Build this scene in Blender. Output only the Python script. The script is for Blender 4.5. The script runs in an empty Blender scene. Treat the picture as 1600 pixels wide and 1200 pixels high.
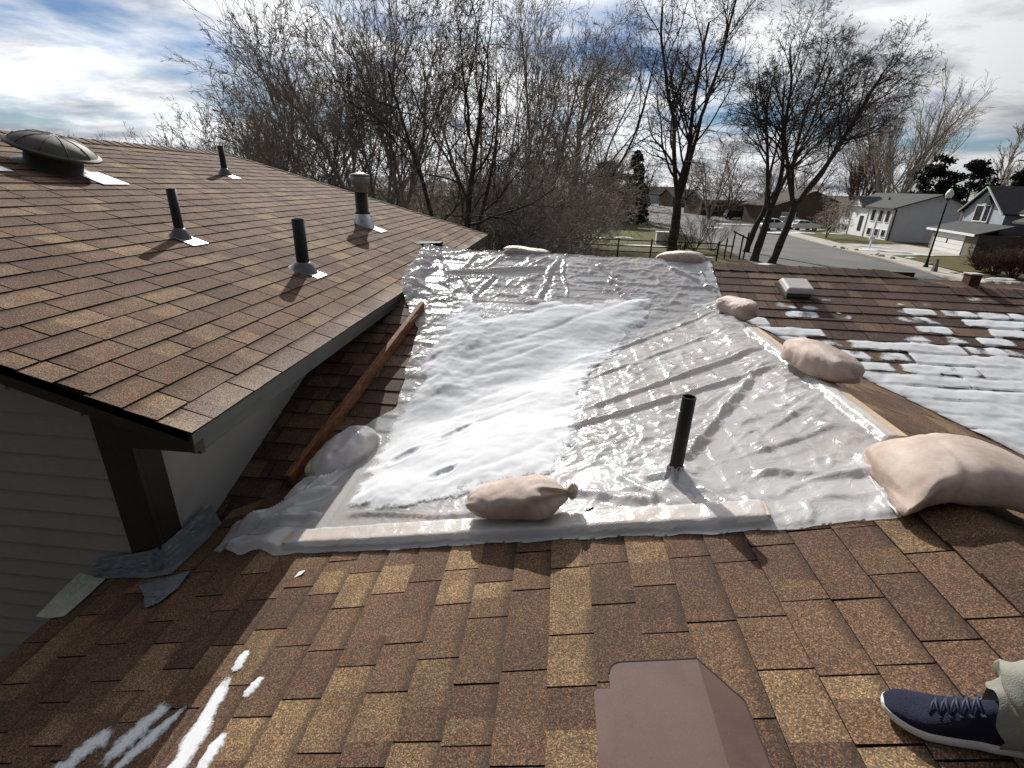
import bpy, math, random
import numpy as np
from mathutils import Vector, Matrix

# ------------------------------------------------------------------ scene, camera, sky, sun
SC = bpy.context.scene
COL = SC.collection
ZC = 5.4                      # eye height above the ground, metres
KF = ZC / 4.6
W_, H_, FPX = 1600.0, 1200.0, 780.0
_p, _r, _a = math.radians(21.9), math.radians(1.9), math.radians(4.6)
_F = np.array([0, math.cos(_p), -math.sin(_p)]); _U = np.array([0, math.sin(_p), math.cos(_p)]); _R = np.array([1., 0, 0])
_R2 = _R * math.cos(_r) + _U * math.sin(_r); _U2 = -_R * math.sin(_r) + _U * math.cos(_r)
_M = np.array([[math.cos(_a), -math.sin(_a), 0], [math.sin(_a), math.cos(_a), 0], [0, 0, 1.]])
CR, CU, CF = _M @ _R2, _M @ _U2, _M @ _F
cam_d = bpy.data.cameras.new('camera'); cam = bpy.data.objects.new('camera', cam_d); COL.objects.link(cam)
cam_d.sensor_width = 36; cam_d.lens = FPX / W_ * 36; cam_d.clip_start = .02; cam_d.clip_end = 3000
cam.matrix_world = Matrix(((CR[0], CU[0], -CF[0], 0), (CR[1], CU[1], -CF[1], 0), (CR[2], CU[2], -CF[2], ZC), (0, 0, 0, 1)))
SC.camera = cam
SC.view_settings.view_transform = 'Standard'; SC.view_settings.look = 'None'
SC.view_settings.exposure = 0.2; SC.view_settings.gamma = 1.0

SUN_RAY = Vector((.25, -.81, -.54)).normalized()
sun_el = math.asin(-SUN_RAY.z); sun_az = math.atan2(-SUN_RAY.x, -SUN_RAY.y)
sd = bpy.data.lights.new('sun', 'SUN'); sd.energy = 5.0; sd.angle = math.radians(.53); sd.color = (1, .95, .88)
sun = bpy.data.objects.new('sun', sd); COL.objects.link(sun); sun.rotation_euler = SUN_RAY.to_track_quat('-Z', 'Y').to_euler()

def make_world():
    w = bpy.data.worlds.new('World'); SC.world = w; w.use_nodes = True
    nt = w.node_tree; N = nt.nodes; L = nt.links; N.clear()
    out = N.new('ShaderNodeOutputWorld'); bg = N.new('ShaderNodeBackground'); bg.inputs[1].default_value = .1
    sky = N.new('ShaderNodeTexSky'); sky.sky_type = 'NISHITA'; sky.sun_disc = False
    sky.sun_elevation = sun_el; sky.sun_rotation = sun_az; sky.altitude = 1300; sky.air_density = 1.3; sky.dust_density = .4; sky.ozone_density = 2.0
    tc = N.new('ShaderNodeTexCoord'); sep = N.new('ShaderNodeSeparateXYZ'); L.new(tc.outputs['Generated'], sep.inputs[0])
    def math_(op, a, b=None, clamp=False):
        n = N.new('ShaderNodeMath'); n.operation = op; n.use_clamp = clamp
        for i, q in enumerate((a, b)):
            if q is None: continue
            if isinstance(q, (int, float)): n.inputs[i].default_value = q
            else: L.new(q, n.inputs[i])
        return n.outputs[0]
    zz = math_('ADD', math_('MAXIMUM', sep.outputs[2], 0.0), .16)
    cx = math_('DIVIDE', sep.outputs[0], zz); cy = math_('DIVIDE', sep.outputs[1], zz)
    comb = N.new('ShaderNodeCombineXYZ'); L.new(cx, comb.inputs[0]); L.new(math_('MULTIPLY', cy, 1.25), comb.inputs[1]); comb.inputs[2].default_value = 3.7
    def noise_(scale, detail, rough, dist):
        n = N.new('ShaderNodeTexNoise'); n.inputs['Scale'].default_value = scale; n.inputs['Detail'].default_value = detail
        n.inputs['Roughness'].default_value = rough; n.inputs['Distortion'].default_value = dist; L.new(comb.outputs[0], n.inputs['Vector']); return n.outputs[0]
    cov = noise_(.80, 9, .55, .25); shade = noise_(1.5, 8, .58, .2)
    r1 = N.new('ShaderNodeValToRGB'); r1.color_ramp.elements[0].position = .36; r1.color_ramp.elements[1].position = .50; L.new(cov, r1.inputs[0])
    r2 = N.new('ShaderNodeValToRGB'); e = r2.color_ramp.elements
    e[0].position = .33; e[0].color = (3.3, 3.6, 4.1, 1); e[1].position = .56; e[1].color = (9.4, 9.5, 9.7, 1)
    L.new(shade, r2.inputs[0])
    # thin cloud scatters forward: brighter towards the sun
    vd = N.new('ShaderNodeVectorMath'); vd.operation = 'DOT_PRODUCT'; L.new(tc.outputs['Generated'], vd.inputs[0]); vd.inputs[1].default_value = tuple(-SUN_RAY)
    fs = math_('ADD', math_('MULTIPLY', math_('POWER', math_('MULTIPLY', math_('ADD', vd.outputs['Value'], 1.0), .5, True), 3.2), 1.38), .05)
    cm = N.new('ShaderNodeMix'); cm.data_type = 'RGBA'; cm.blend_type = 'MULTIPLY'; cm.inputs[0].default_value = 1; L.new(r2.outputs[0], cm.inputs[6]); L.new(fs, cm.inputs[7])
    skm = N.new('ShaderNodeMix'); skm.data_type = 'RGBA'; skm.blend_type = 'MULTIPLY'; skm.inputs[0].default_value = 1
    L.new(sky.outputs[0], skm.inputs[6]); skm.inputs[7].default_value = (.36, .43, .56, 1)
    mx = N.new('ShaderNodeMix'); mx.data_type = 'RGBA'; L.new(r1.outputs[0], mx.inputs[0]); L.new(skm.outputs[2], mx.inputs[6]); L.new(cm.outputs[2], mx.inputs[7])
    L.new(mx.outputs[2], bg.inputs[0]); L.new(bg.outputs[0], out.inputs[0])
make_world()

# ------------------------------------------------------------------ helpers
def ray(px, py): return CF + CR * (px - 800) / FPX + CU * (600 - py) / FPX
def ground_at(px, py):
    v = ray(px, py); t = -ZC / v[2]; return v[0] * t, v[1] * t
def bearing(px, dist, py=300):
    v = ray(px, py); h = math.hypot(v[0], v[1]); return v[0] / h * dist, v[1] / h * dist
def proj(P):
    q = np.asarray(P, float) - np.array([0, 0, ZC]); d = q @ CF
    return 800 + FPX * (q @ CR) / d, 600 - FPX * (q @ CU) / d, d
def zF(x): return ZC - 1.35 + .25 * x
def zG(x): return ZC - .9875 - (x - 1.45) / 3
def zT(y): return ZC - .974 + (y - 4.651) / 3
def zL(x): return ZC - .965 + (-1.42 - x) / 3
def zroof(x, y): return np.maximum(np.minimum(zF(x), zG(x)), zT(y))

def thing(name, label, cat, loc=(0, 0, 0), group=None, rotz=0):
    o = bpy.data.objects.new(name, None); COL.objects.link(o); o.empty_display_size = .1
    o.location = loc; o.rotation_euler = (0, 0, rotz); tag(o, label, cat, group); return o
def tag(o, label=None, cat=None, group=None, kind=None):
    if label: o['label'] = label
    if cat: o['category'] = cat
    if group: o['group'] = group
    if kind: o['kind'] = kind
    return o
def link_mesh(name, verts, faces, mat, parent=None, smooth=False, local=False):
    me = bpy.data.meshes.new(name); me.from_pydata(verts, [], faces); me.update()
    if smooth: me.polygons.foreach_set('use_smooth', [True] * len(me.polygons))
    if mat: me.materials.append(mat)
    o = bpy.data.objects.new(name, me); COL.objects.link(o)
    if parent is not None:
        o.parent = parent
        if not local: o.matrix_parent_inverse = root_matrix(parent).inverted()
    return o
def root_matrix(o):
    m = Matrix.Translation(o.location) @ o.rotation_euler.to_matrix().to_4x4()
    if o.parent is not None: m = root_matrix(o.parent) @ o.matrix_parent_inverse @ m
    return m
def bevel(o, w=.004, seg=2):
    m = o.modifiers.new('bevel', 'BEVEL'); m.width = w; m.segments = seg; m.limit_method = 'ANGLE'; return o

class MB:
    def __init__(s): s.v = []; s.f = []
    def add(s, vs, fs):
        n = len(s.v); s.v += [tuple(float(q) for q in a) for a in vs]; s.f += [tuple(i + n for i in f) for f in fs]; return s
    def hexa(s, b4, t4):
        return s.add(list(b4) + list(t4), [(3, 2, 1, 0), (4, 5, 6, 7), (0, 1, 5, 4), (1, 2, 6, 5), (2, 3, 7, 6), (3, 0, 4, 7)])
    def box(s, c, size, rot=None):
        hx, hy, hz = size[0] / 2, size[1] / 2, size[2] / 2; c = Vector(c)
        P = [Vector(q) for q in ((-hx, -hy, -hz), (hx, -hy, -hz), (hx, hy, -hz), (-hx, hy, -hz), (-hx, -hy, hz), (hx, -hy, hz), (hx, hy, hz), (-hx, hy, hz))]
        if rot is not None: P = [rot @ q for q in P]
        P = [q + c for q in P]; return s.hexa(P[:4], P[4:])
    def b2(s, x0, x1, y0, y1, z0, z1): return s.box(((x0 + x1) / 2, (y0 + y1) / 2, (z0 + z1) / 2), (x1 - x0, y1 - y0, z1 - z0))
    def beam(s, a, b, w, h, up=(0, 0, 1)):
        a = Vector(a); b = Vector(b); d = (b - a).normalized(); sd_ = d.cross(Vector(up)).normalized(); u = sd_.cross(d)
        q = [-sd_ * w / 2 - u * h / 2, sd_ * w / 2 - u * h / 2, sd_ * w / 2 + u * h / 2, -sd_ * w / 2 + u * h / 2]
        return s.hexa([a + k for k in q], [b + k for k in q])
    def tube(s, pts, rad, n=6, cap=True):
        pts = [Vector(p) for p in pts]; base = len(s.v); ref = None
        for i, p in enumerate(pts):
            d = (pts[min(i + 1, len(pts) - 1)] - pts[max(i - 1, 0)])
            d = d.normalized() if d.length > 1e-9 else Vector((0, 0, 1))
            if ref is None: ref = d.orthogonal().normalized()
            ref = (ref - d * ref.dot(d)); ref = ref.normalized() if ref.length > 1e-6 else d.orthogonal().normalized()
            b = d.cross(ref); r = rad[i] if hasattr(rad, '__len__') else rad
            for k in range(n):
                t = 2 * math.pi * k / n; q = p + (ref * math.cos(t) + b * math.sin(t)) * r; s.v.append((q.x, q.y, q.z))
        for i in range(len(pts) - 1):
            for k in range(n):
                a = base + i * n + k; b_ = base + i * n + (k + 1) % n; s.f.append((a, b_, b_ + n, a + n))
        if cap:
            s.f.append(tuple(base + k for k in range(n))[::-1]); s.f.append(tuple(base + (len(pts) - 1) * n + k for k in range(n)))
        return s
    def lathe(s, prof, o, axis=(0, 0, 1), n=24, close=False):
        ax = Vector(axis).normalized(); e1 = ax.orthogonal().normalized(); e2 = ax.cross(e1); o = Vector(o); base = len(s.v)
        for r, z in prof:
            for k in range(n):
                t = 2 * math.pi * k / n; q = o + ax * z + (e1 * math.cos(t) + e2 * math.sin(t)) * r; s.v.append((q.x, q.y, q.z))
        for i in range(len(prof) - 1):
            for k in range(n):
                a = base + i * n + k; b = base + i * n + (k + 1) % n; s.f.append((a, b, b + n, a + n))
        s.f.append(tuple(base + (len(prof) - 1) * n + k for k in range(n)))
        return s
    def prism(s, poly, e1, e2, ex, o=(0, 0, 0)):
        """poly of (a,b) in axes e1,e2 extruded by vector ex"""
        e1 = Vector(e1); e2 = Vector(e2); ex = Vector(ex); o = Vector(o); n = len(poly)
        A = [o + e1 * a + e2 * b for a, b in poly]; B = [q + ex for q in A]
        return s.add(A + B, [tuple(range(n))[::-1], tuple(range(n, 2 * n))] + [(i, (i + 1) % n, n + (i + 1) % n, n + i) for i in range(n)])
    def build(s, name, mat, parent=None, smooth=False, local=False): return link_mesh(name, s.v, s.f, mat, parent, smooth, local)

def fix_normals(o):
    import bmesh
    bm = bmesh.new(); bm.from_mesh(o.data); bmesh.ops.recalc_face_normals(bm, faces=bm.faces); bm.to_mesh(o.data); bm.free(); return o

# vectorised gradient noise
def gnoise(x, y, seed=0):
    x = np.asarray(x, float); y = np.asarray(y, float); xi = np.floor(x).astype(np.int64); yi = np.floor(y).astype(np.int64); xf = x - xi; yf = y - yi
    def g(ix, iy, dx, dy):
        h = (ix * 374761393 + iy * 668265263 + seed * 1442695041) & 0xffffffff
        h = ((h ^ (h >> 13)) * 1274126177) & 0xffffffff; h = h ^ (h >> 16); a = (h & 0xffff) / 65536.0 * 2 * np.pi
        return np.cos(a) * dx + np.sin(a) * dy
    u = xf ** 3 * (xf * (xf * 6 - 15) + 10); v = yf ** 3 * (yf * (yf * 6 - 15) + 10)
    a = g(xi, yi, xf, yf); b = g(xi + 1, yi, xf - 1, yf); c = g(xi, yi + 1, xf, yf - 1); d = g(xi + 1, yi + 1, xf - 1, yf - 1)
    return ((a * (1 - u) + b * u) * (1 - v) + (c * (1 - u) + d * u) * v) * 1.5
def fbm(x, y, seed=0, o=4, g=.5):
    s = 0; a = 1
    for i in range(o): s = s + a * gnoise(x * 2 ** i, y * 2 ** i, seed + i * 7); a *= g
    return s
def ridged(x, y, seed=0): return 1 - np.abs(gnoise(x, y, seed)) * 2
def smooth(a, b, x):
    t = np.clip((x - a) / (b - a), 0, 1); return t * t * (3 - 2 * t)
def sdf(poly, X, Y):
    """signed distance, positive inside"""
    d = np.full(X.shape, 1e9); ins = np.zeros(X.shape, bool); n = len(poly)
    for i in range(n):
        x0, y0 = poly[i]; x1, y1 = poly[(i + 1) % n]; ex, ey = x1 - x0, y1 - y0
        t = np.clip(((X - x0) * ex + (Y - y0) * ey) / (ex * ex + ey * ey + 1e-12), 0, 1)
        d = np.minimum(d, np.hypot(X - x0 - ex * t, Y - y0 - ey * t))
        c = ((y0 > Y) != (y1 > Y)) & (X < (x1 - x0) * (Y - y0) / (y1 - y0 + 1e-12) + x0); ins ^= c
    return np.where(ins, d, -d)
def segd(X, Y, x0, y0, x1, y1):
    ex, ey = x1 - x0, y1 - y0; t = ((X - x0) * ex + (Y - y0) * ey) / (ex * ex + ey * ey); tc = np.clip(t, 0, 1)
    return np.hypot(X - x0 - ex * tc, Y - y0 - ey * tc), t, ((X - x0) * ey - (Y - y0) * ex) / math.hypot(ex, ey)
def snap(X, Y, D, h, f=None):
    gy_, gx_ = np.gradient(D, h); g2 = np.maximum(gx_ * gx_ + gy_ * gy_, 1e-4); g1 = np.sqrt(g2); dist = D / g1
    keep = dist > -h * 1.5; m = keep & (dist < 0); sx = np.where(m, -D * gx_ / g2, 0); sy = np.where(m, -D * gy_ / g2, 0)
    X2, Y2 = X + np.clip(sx, -1.5 * h, 1.5 * h), Y + np.clip(sy, -1.5 * h, 1.5 * h)
    if f is not None:
        for _ in range(3):
            D2 = np.where(m, f(X2, Y2), 0); X2 = X2 - np.clip(D2, -h, h) * gx_ / g2 * .8; Y2 = Y2 - np.clip(D2, -h, h) * gy_ / g2 * .8
    return X2, Y2, keep
def grid_mesh(name, X, Y, Z, keep, mat, parent=None, thin=None):
    ny, nx = X.shape; idx = np.full(X.shape, -1, int)
    q = keep[:-1, :-1] & keep[:-1, 1:] & keep[1:, :-1] & keep[1:, 1:]
    used = np.zeros(X.shape, bool); used[:-1, :-1] |= q; used[:-1, 1:] |= q; used[1:, :-1] |= q; used[1:, 1:] |= q
    idx[used] = np.arange(used.sum()); v = np.stack([X[used], Y[used], Z[used]], 1)
    a, b, c, d = idx[:-1, :-1][q], idx[:-1, 1:][q], idx[1:, 1:][q], idx[1:, :-1][q]; f = np.stack([a, b, c, d], 1)
    o = link_mesh(name, v.tolist(), f.tolist(), mat, parent, True)
    if thin is not None: o.data.attributes.new('thin', 'FLOAT', 'POINT').data.foreach_set('value', thin[used].astype(np.float32))
    return o

# ------------------------------------------------------------------ materials
def mat(name, base, rough=.7, spec=.3, metal=0, var=.25, vscale=6, bump=0, bscale=60, base2=None, var2=0, v2scale=60, stretch=None):
    m = bpy.data.materials.new(name); m.use_nodes = True; nt = m.node_tree; N = nt.nodes; L = nt.links
    b = N['Principled BSDF']; b.inputs['Roughness'].default_value = rough; b.inputs['Metallic'].default_value = metal; b.inputs['Specular IOR Level'].default_value = spec
    g = N.new('ShaderNodeNewGeometry')
    def nz(scale, det=5):
        n = N.new('ShaderNodeTexNoise'); n.inputs['Scale'].default_value = scale; n.inputs['Detail'].default_value = det
        if stretch:
            vm = N.new('ShaderNodeVectorMath'); vm.operation = 'MULTIPLY'; vm.inputs[1].default_value = stretch; L.new(g.outputs['Position'], vm.inputs[0]); L.new(vm.outputs[0], n.inputs['Vector'])
        else: L.new(g.outputs['Position'], n.inputs['Vector'])
        return n.outputs[0]
    if base2 is None: base2 = tuple(c * (1 - var) for c in base); hi = tuple(min(c * (1 + var * .6), 1) for c in base)
    else: hi = base
    r = N.new('ShaderNodeValToRGB'); r.color_ramp.elements[0].position = .34; r.color_ramp.elements[1].position = .66
    r.color_ramp.elements[0].color = (*base2, 1); r.color_ramp.elements[1].color = (*hi, 1); L.new(nz(vscale), r.inputs[0]); c = r.outputs[0]
    if var2:
        r3 = N.new('ShaderNodeValToRGB'); r3.color_ramp.elements[0].position = .3; r3.color_ramp.elements[1].position = .7
        k0 = 1 - var2; k1 = 1 + var2; r3.color_ramp.elements[0].color = (k0, k0, k0, 1); r3.color_ramp.elements[1].color = (k1, k1, k1, 1); L.new(nz(v2scale, 3), r3.inputs[0])
        mx = N.new('ShaderNodeMix'); mx.data_type = 'RGBA'; mx.blend_type = 'MULTIPLY'; mx.inputs[0].default_value = 1; L.new(c, mx.inputs[6]); L.new(r3.outputs[0], mx.inputs[7]); c = mx.outputs[2]
    L.new(c, b.inputs['Base Color'])
    if bump:
        bp = N.new('ShaderNodeBump'); bp.inputs['Strength'].default_value = bump; bp.inputs['Distance'].default_value = .01; L.new(nz(bscale), bp.inputs['Height']); L.new(bp.outputs[0], b.inputs['Normal'])
    return m

def shingle_mat(name, cols, spec=.25, rough=.85, eave_speckle=False):
    m = bpy.data.materials.new(name); m.use_nodes = True; nt = m.node_tree; N = nt.nodes; L = nt.links
    b = N['Principled BSDF']; b.inputs['Roughness'].default_value = rough; b.inputs['Specular IOR Level'].default_value = spec
    g = N.new('ShaderNodeNewGeometry'); at = N.new('ShaderNodeAttribute'); at.attribute_name = 'rnd'
    n1 = N.new('ShaderNodeTexNoise'); n1.inputs['Scale'].default_value = 7.5; n1.inputs['Detail'].default_value = 3; L.new(g.outputs['Position'], n1.inputs['Vector'])
    def mth(op, a, bb, cl=False):
        n = N.new('ShaderNodeMath'); n.operation = op; n.use_clamp = cl
        for i, q in enumerate((a, bb)):
            if isinstance(q, (int, float)): n.inputs[i].default_value = q
            else: L.new(q, n.inputs[i])
        return n.outputs[0]
    f = mth('ADD', at.outputs['Fac'], mth('MULTIPLY', mth('SUBTRACT', n1.outputs[0], .5), .75))
    r = N.new('ShaderNodeValToRGB'); el = r.color_ramp.elements
    el[0].position = 0; el[0].color = (*cols[0], 1); el[1].position = 1; el[1].color = (*cols[-1], 1)
    for i, c in enumerate(cols[1:-1]): e = el.new((i + 1) / (len(cols) - 1)); e.color = (*c, 1)
    L.new(f, r.inputs[0])
    gr = N.new('ShaderNodeTexVoronoi'); gr.inputs['Scale'].default_value = 330; L.new(g.outputs['Position'], gr.inputs['Vector'])
    sp = N.new('ShaderNodeSeparateColor'); L.new(gr.outputs['Color'], sp.inputs[0])
    r2 = N.new('ShaderNodeValToRGB'); e = r2.color_ramp.elements; e[0].position = .0; e[0].color = (.38, .34, .32, 1); e[1].position = 1; e[1].color = (2.6, 2.3, 1.9, 1)
    k = e.new(.45); k.color = (.8, .78, .76, 1); k = e.new(.8); k.color = (1.35, 1.3, 1.2, 1); L.new(sp.outputs[0], r2.inputs[0])
    mx = N.new('ShaderNodeMix'); mx.data_type = 'RGBA'; mx.blend_type = 'MULTIPLY'; mx.inputs[0].default_value = 1; L.new(r.outputs[0], mx.inputs[6]); L.new(r2.outputs[0], mx.inputs[7])
    c = mx.outputs[2]
    # weathering blotches
    n4 = N.new('ShaderNodeTexNoise'); n4.inputs['Scale'].default_value = 1.6; n4.inputs['Detail'].default_value = 6; L.new(g.outputs['Position'], n4.inputs['Vector'])
    r4 = N.new('ShaderNodeValToRGB'); r4.color_ramp.elements[0].position = .35; r4.color_ramp.elements[0].color = (.78, .76, .76, 1); r4.color_ramp.elements[1].position = .65; r4.color_ramp.elements[1].color = (1.12, 1.1, 1.08, 1); L.new(n4.outputs[0], r4.inputs[0])
    mx2 = N.new('ShaderNodeMix'); mx2.data_type = 'RGBA'; mx2.blend_type = 'MULTIPLY'; mx2.inputs[0].default_value = 1; L.new(c, mx2.inputs[6]); L.new(r4.outputs[0], mx2.inputs[7]); c = mx2.outputs[2]
    if eave_speckle:   # pale speckles mixed into the colour, stronger towards the eave
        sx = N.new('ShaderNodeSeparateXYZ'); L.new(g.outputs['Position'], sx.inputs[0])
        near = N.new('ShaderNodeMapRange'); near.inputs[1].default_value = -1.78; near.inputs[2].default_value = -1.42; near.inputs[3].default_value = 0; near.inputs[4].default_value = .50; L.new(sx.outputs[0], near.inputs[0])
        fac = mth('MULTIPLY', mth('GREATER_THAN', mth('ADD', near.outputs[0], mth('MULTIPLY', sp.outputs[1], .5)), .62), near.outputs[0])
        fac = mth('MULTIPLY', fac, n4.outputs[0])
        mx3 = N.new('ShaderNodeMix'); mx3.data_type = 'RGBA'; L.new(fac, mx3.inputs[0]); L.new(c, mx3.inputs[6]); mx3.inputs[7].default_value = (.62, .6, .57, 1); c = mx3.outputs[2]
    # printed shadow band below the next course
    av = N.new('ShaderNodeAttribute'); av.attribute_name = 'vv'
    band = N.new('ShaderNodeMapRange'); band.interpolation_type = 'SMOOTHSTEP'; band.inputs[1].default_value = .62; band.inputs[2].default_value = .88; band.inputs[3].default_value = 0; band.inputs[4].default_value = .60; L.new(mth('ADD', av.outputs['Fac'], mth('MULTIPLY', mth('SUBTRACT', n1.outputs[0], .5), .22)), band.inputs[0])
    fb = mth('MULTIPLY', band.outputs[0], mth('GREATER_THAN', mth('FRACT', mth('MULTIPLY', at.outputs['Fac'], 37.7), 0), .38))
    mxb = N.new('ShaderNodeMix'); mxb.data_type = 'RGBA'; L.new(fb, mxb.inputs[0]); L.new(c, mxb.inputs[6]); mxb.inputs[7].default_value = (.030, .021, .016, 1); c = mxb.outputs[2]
    # asphalt-dark cut edges (rnd below zero)
    ed = mth('LESS_THAN', at.outputs['Fac'], -.5)
    mx4 = N.new('ShaderNodeMix'); mx4.data_type = 'RGBA'; L.new(ed, mx4.inputs[0]); L.new(c, mx4.inputs[6]); mx4.inputs[7].default_value = (.012, .009, .008, 1)
    L.new(mx4.outputs[2], b.inputs['Base Color'])
    bp = N.new('ShaderNodeBump'); bp.inputs['Strength'].default_value = .55; bp.inputs['Distance'].default_value = .0015; L.new(sp.outputs[2], bp.inputs['Height']); L.new(bp.outputs[0], b.inputs['Normal'])
    return m

BROWN = [(.078, .048, .034), (.103, .063, .043), (.120, .076, .050), (.137, .091, .057), (.195, .138, .082)]
BROWN_L = [(.094, .059, .044), (.122, .079, .058), (.132, .087, .064), (.145, .098, .071), (.205, .148, .098)]
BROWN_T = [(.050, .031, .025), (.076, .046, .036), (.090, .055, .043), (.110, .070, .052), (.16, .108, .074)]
M = {}
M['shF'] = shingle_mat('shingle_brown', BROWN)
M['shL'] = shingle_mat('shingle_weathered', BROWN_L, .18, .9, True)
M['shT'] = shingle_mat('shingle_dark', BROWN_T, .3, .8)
M['deck'] = mat('roof_felt', (.018, .014, .012), .95, .1)
M['trim'] = mat('dark_brown_trim', (.030, .022, .018), .6, .3, var=.2, bump=.15, bscale=25)
M['fascia'] = mat('fascia_grey', (.060, .062, .058), .5, .35, var=.15)
M['siding'] = mat('siding_beige', (.30, .275, .235), .65, .25, var=.07, vscale=3, bump=.1, bscale=40, var2=.04, v2scale=25)
M['stucco'] = mat('side_wall_panel', (.34, .33, .305), .8, .2, var=.08, vscale=4, bump=.25, bscale=120)
M['galv'] = mat('galvanised', (.62, .64, .66), .35, .5, .85, var=.2, vscale=20)
M['bootg'] = mat('boot_grey', (.10, .105, .115), .45, .5, 0, var=.2, vscale=25)
M['abs'] = mat('black_pipe', (.0075, .0075, .008), .55, .3, base2=(.014, .013, .012), vscale=18, bump=.05, var2=.3, v2scale=90)
M['turb'] = mat('vent_grey', (.070, .064, .056), .65, .3, 0, var=.25, vscale=9)
M['flue_tan'] = mat('flue_tan', (.26, .245, .21), .45, .5, .3, var=.2, vscale=25)
M['flue_dark'] = mat('flue_dark', (.010, .008, .009), .6, .3, base2=(.05, .025, .015), vscale=14)
M['brownvent'] = mat('vent_brown', (.105, .060, .052), .6, .22, var=.16, vscale=7, bump=.012, bscale=40, var2=.08, v2scale=190)
M['whitevent'] = mat('vent_pale', (.52, .48, .47), .45, .4, var=.06)
M['redpost'] = mat('post_redbrown', (.085, .036, .026), .7, .3)
M['wood'] = mat('wood_brown', (.26, .115, .050), .7, .25, base2=(.14, .055, .026), vscale=5, bump=.4, bscale=14, var2=.35, v2scale=16, stretch=(8, .7, 6))
M['woodpale'] = mat('wood_pale', (.52, .40, .29), .6, .3, base2=(.44, .32, .22), vscale=7, bump=.2)
M['tape'] = mat('tape_bluegrey', (.15, .17, .185), .28, .5, var=.15, vscale=15, bump=.04, bscale=20)
M['foil'] = mat('foil_tape', (.36, .375, .39), .35, .5, .2, var=.25, vscale=40, bump=.1, bscale=60)
M['tapew'] = mat('tape_white', (.42, .43, .36), .5, .4, var=.1, vscale=15, bump=.3, bscale=30)
M['paper'] = mat('debris_white', (.7, .7, .72), .6, .3, var=.1)

def snow_mat():
    m = bpy.data.materials.new('snow'); m.use_nodes = True; nt = m.node_tree; N = nt.nodes; L = nt.links; b = N['Principled BSDF']
    b.inputs['Base Color'].default_value = (.630, .645, .668, 1); b.inputs['Roughness'].default_value = .9; b.inputs['Specular IOR Level'].default_value = .1
    thin = N.new('ShaderNodeAttribute'); thin.attribute_name = 'thin'
    b.inputs['Subsurface Weight'].default_value = .3; b.inputs['Subsurface Radius'].default_value = (.02, .022, .026); b.inputs['Subsurface Scale'].default_value = .6
    g = N.new('ShaderNodeNewGeometry'); n = N.new('ShaderNodeTexNoise'); n.inputs['Scale'].default_value = 130; n.inputs['Detail'].default_value = 4; L.new(g.outputs['Position'], n.inputs['Vector'])
    bp = N.new('ShaderNodeBump'); bp.inputs['Strength'].default_value = .18; bp.inputs['Distance'].default_value = .006; L.new(n.outputs[0], bp.inputs['Height']); L.new(bp.outputs[0], b.inputs['Normal'])
    n3 = N.new('ShaderNodeTexNoise'); n3.inputs['Scale'].default_value = 70; n3.inputs['Detail'].default_value = 6; n3.inputs['Roughness'].default_value = .7; L.new(g.outputs['Position'], n3.inputs['Vector'])
    a1 = N.new('ShaderNodeMath'); a1.operation = 'ADD'; L.new(thin.outputs['Fac'], a1.inputs[0]); L.new(n3.outputs[0], a1.inputs[1])
    mr = N.new('ShaderNodeMapRange'); mr.inputs[1].default_value = .88; mr.inputs[2].default_value = 1.28; mr.inputs[3].default_value = 1; mr.inputs[4].default_value = 0; L.new(a1.outputs[0], mr.inputs[0]); L.new(mr.outputs[0], b.inputs['Alpha'])
    return m
M['snow'] = snow_mat()
def film_mat(name, clear, tint=(.83, .835, .85), rough=.21):
    m = bpy.data.materials.new(name); m.use_nodes = True; nt = m.node_tree; N = nt.nodes; L = nt.links; out = N['Material Output']; b = N['Principled BSDF']
    b.inputs['Base Color'].default_value = (*tint, 1); b.inputs['Roughness'].default_value = rough; b.inputs['Specular IOR Level'].default_value = .85; b.inputs['Coat Weight'].default_value = .8; b.inputs['Coat Roughness'].default_value = .10
    g = N.new('ShaderNodeNewGeometry')
    def nz(scale, det, dist=0):
        n = N.new('ShaderNodeTexNoise'); n.inputs['Scale'].default_value = scale; n.inputs['Detail'].default_value = det; n.inputs['Distortion'].default_value = dist; L.new(g.outputs['Position'], n.inputs['Vector']); return n.outputs[0]
    bp = N.new('ShaderNodeBump'); bp.inputs['Strength'].default_value = .34; bp.inputs['Distance'].default_value = .012; L.new(nz(19, 2, 1.6), bp.inputs['Height']); L.new(bp.outputs[0], b.inputs['Normal'])
    tl = N.new('ShaderNodeBsdfTranslucent'); tl.inputs[0].default_value = (.78, .78, .80, 1)
    mx = N.new('ShaderNodeMixShader'); mx.inputs[0].default_value = .33; L.new(b.outputs[0], mx.inputs[1]); L.new(tl.outputs[0], mx.inputs[2])
    tr = N.new('ShaderNodeBsdfTransparent'); mx2 = N.new('ShaderNodeMixShader')
    mr = N.new('ShaderNodeMapRange'); mr.inputs[1].default_value = .3; mr.inputs[2].default_value = .7; mr.inputs[3].default_value = clear - .14; mr.inputs[4].default_value = clear + .14; L.new(nz(2.2, 4), mr.inputs[0])
    L.new(mr.outputs[0], mx2.inputs[0]); L.new(mx.outputs[0], mx2.inputs[1]); L.new(tr.outputs[0], mx2.inputs[2]); L.new(mx2.outputs[0], out.inputs[0]); return m
M['film'] = film_mat('plastic_film', .36)

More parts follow.
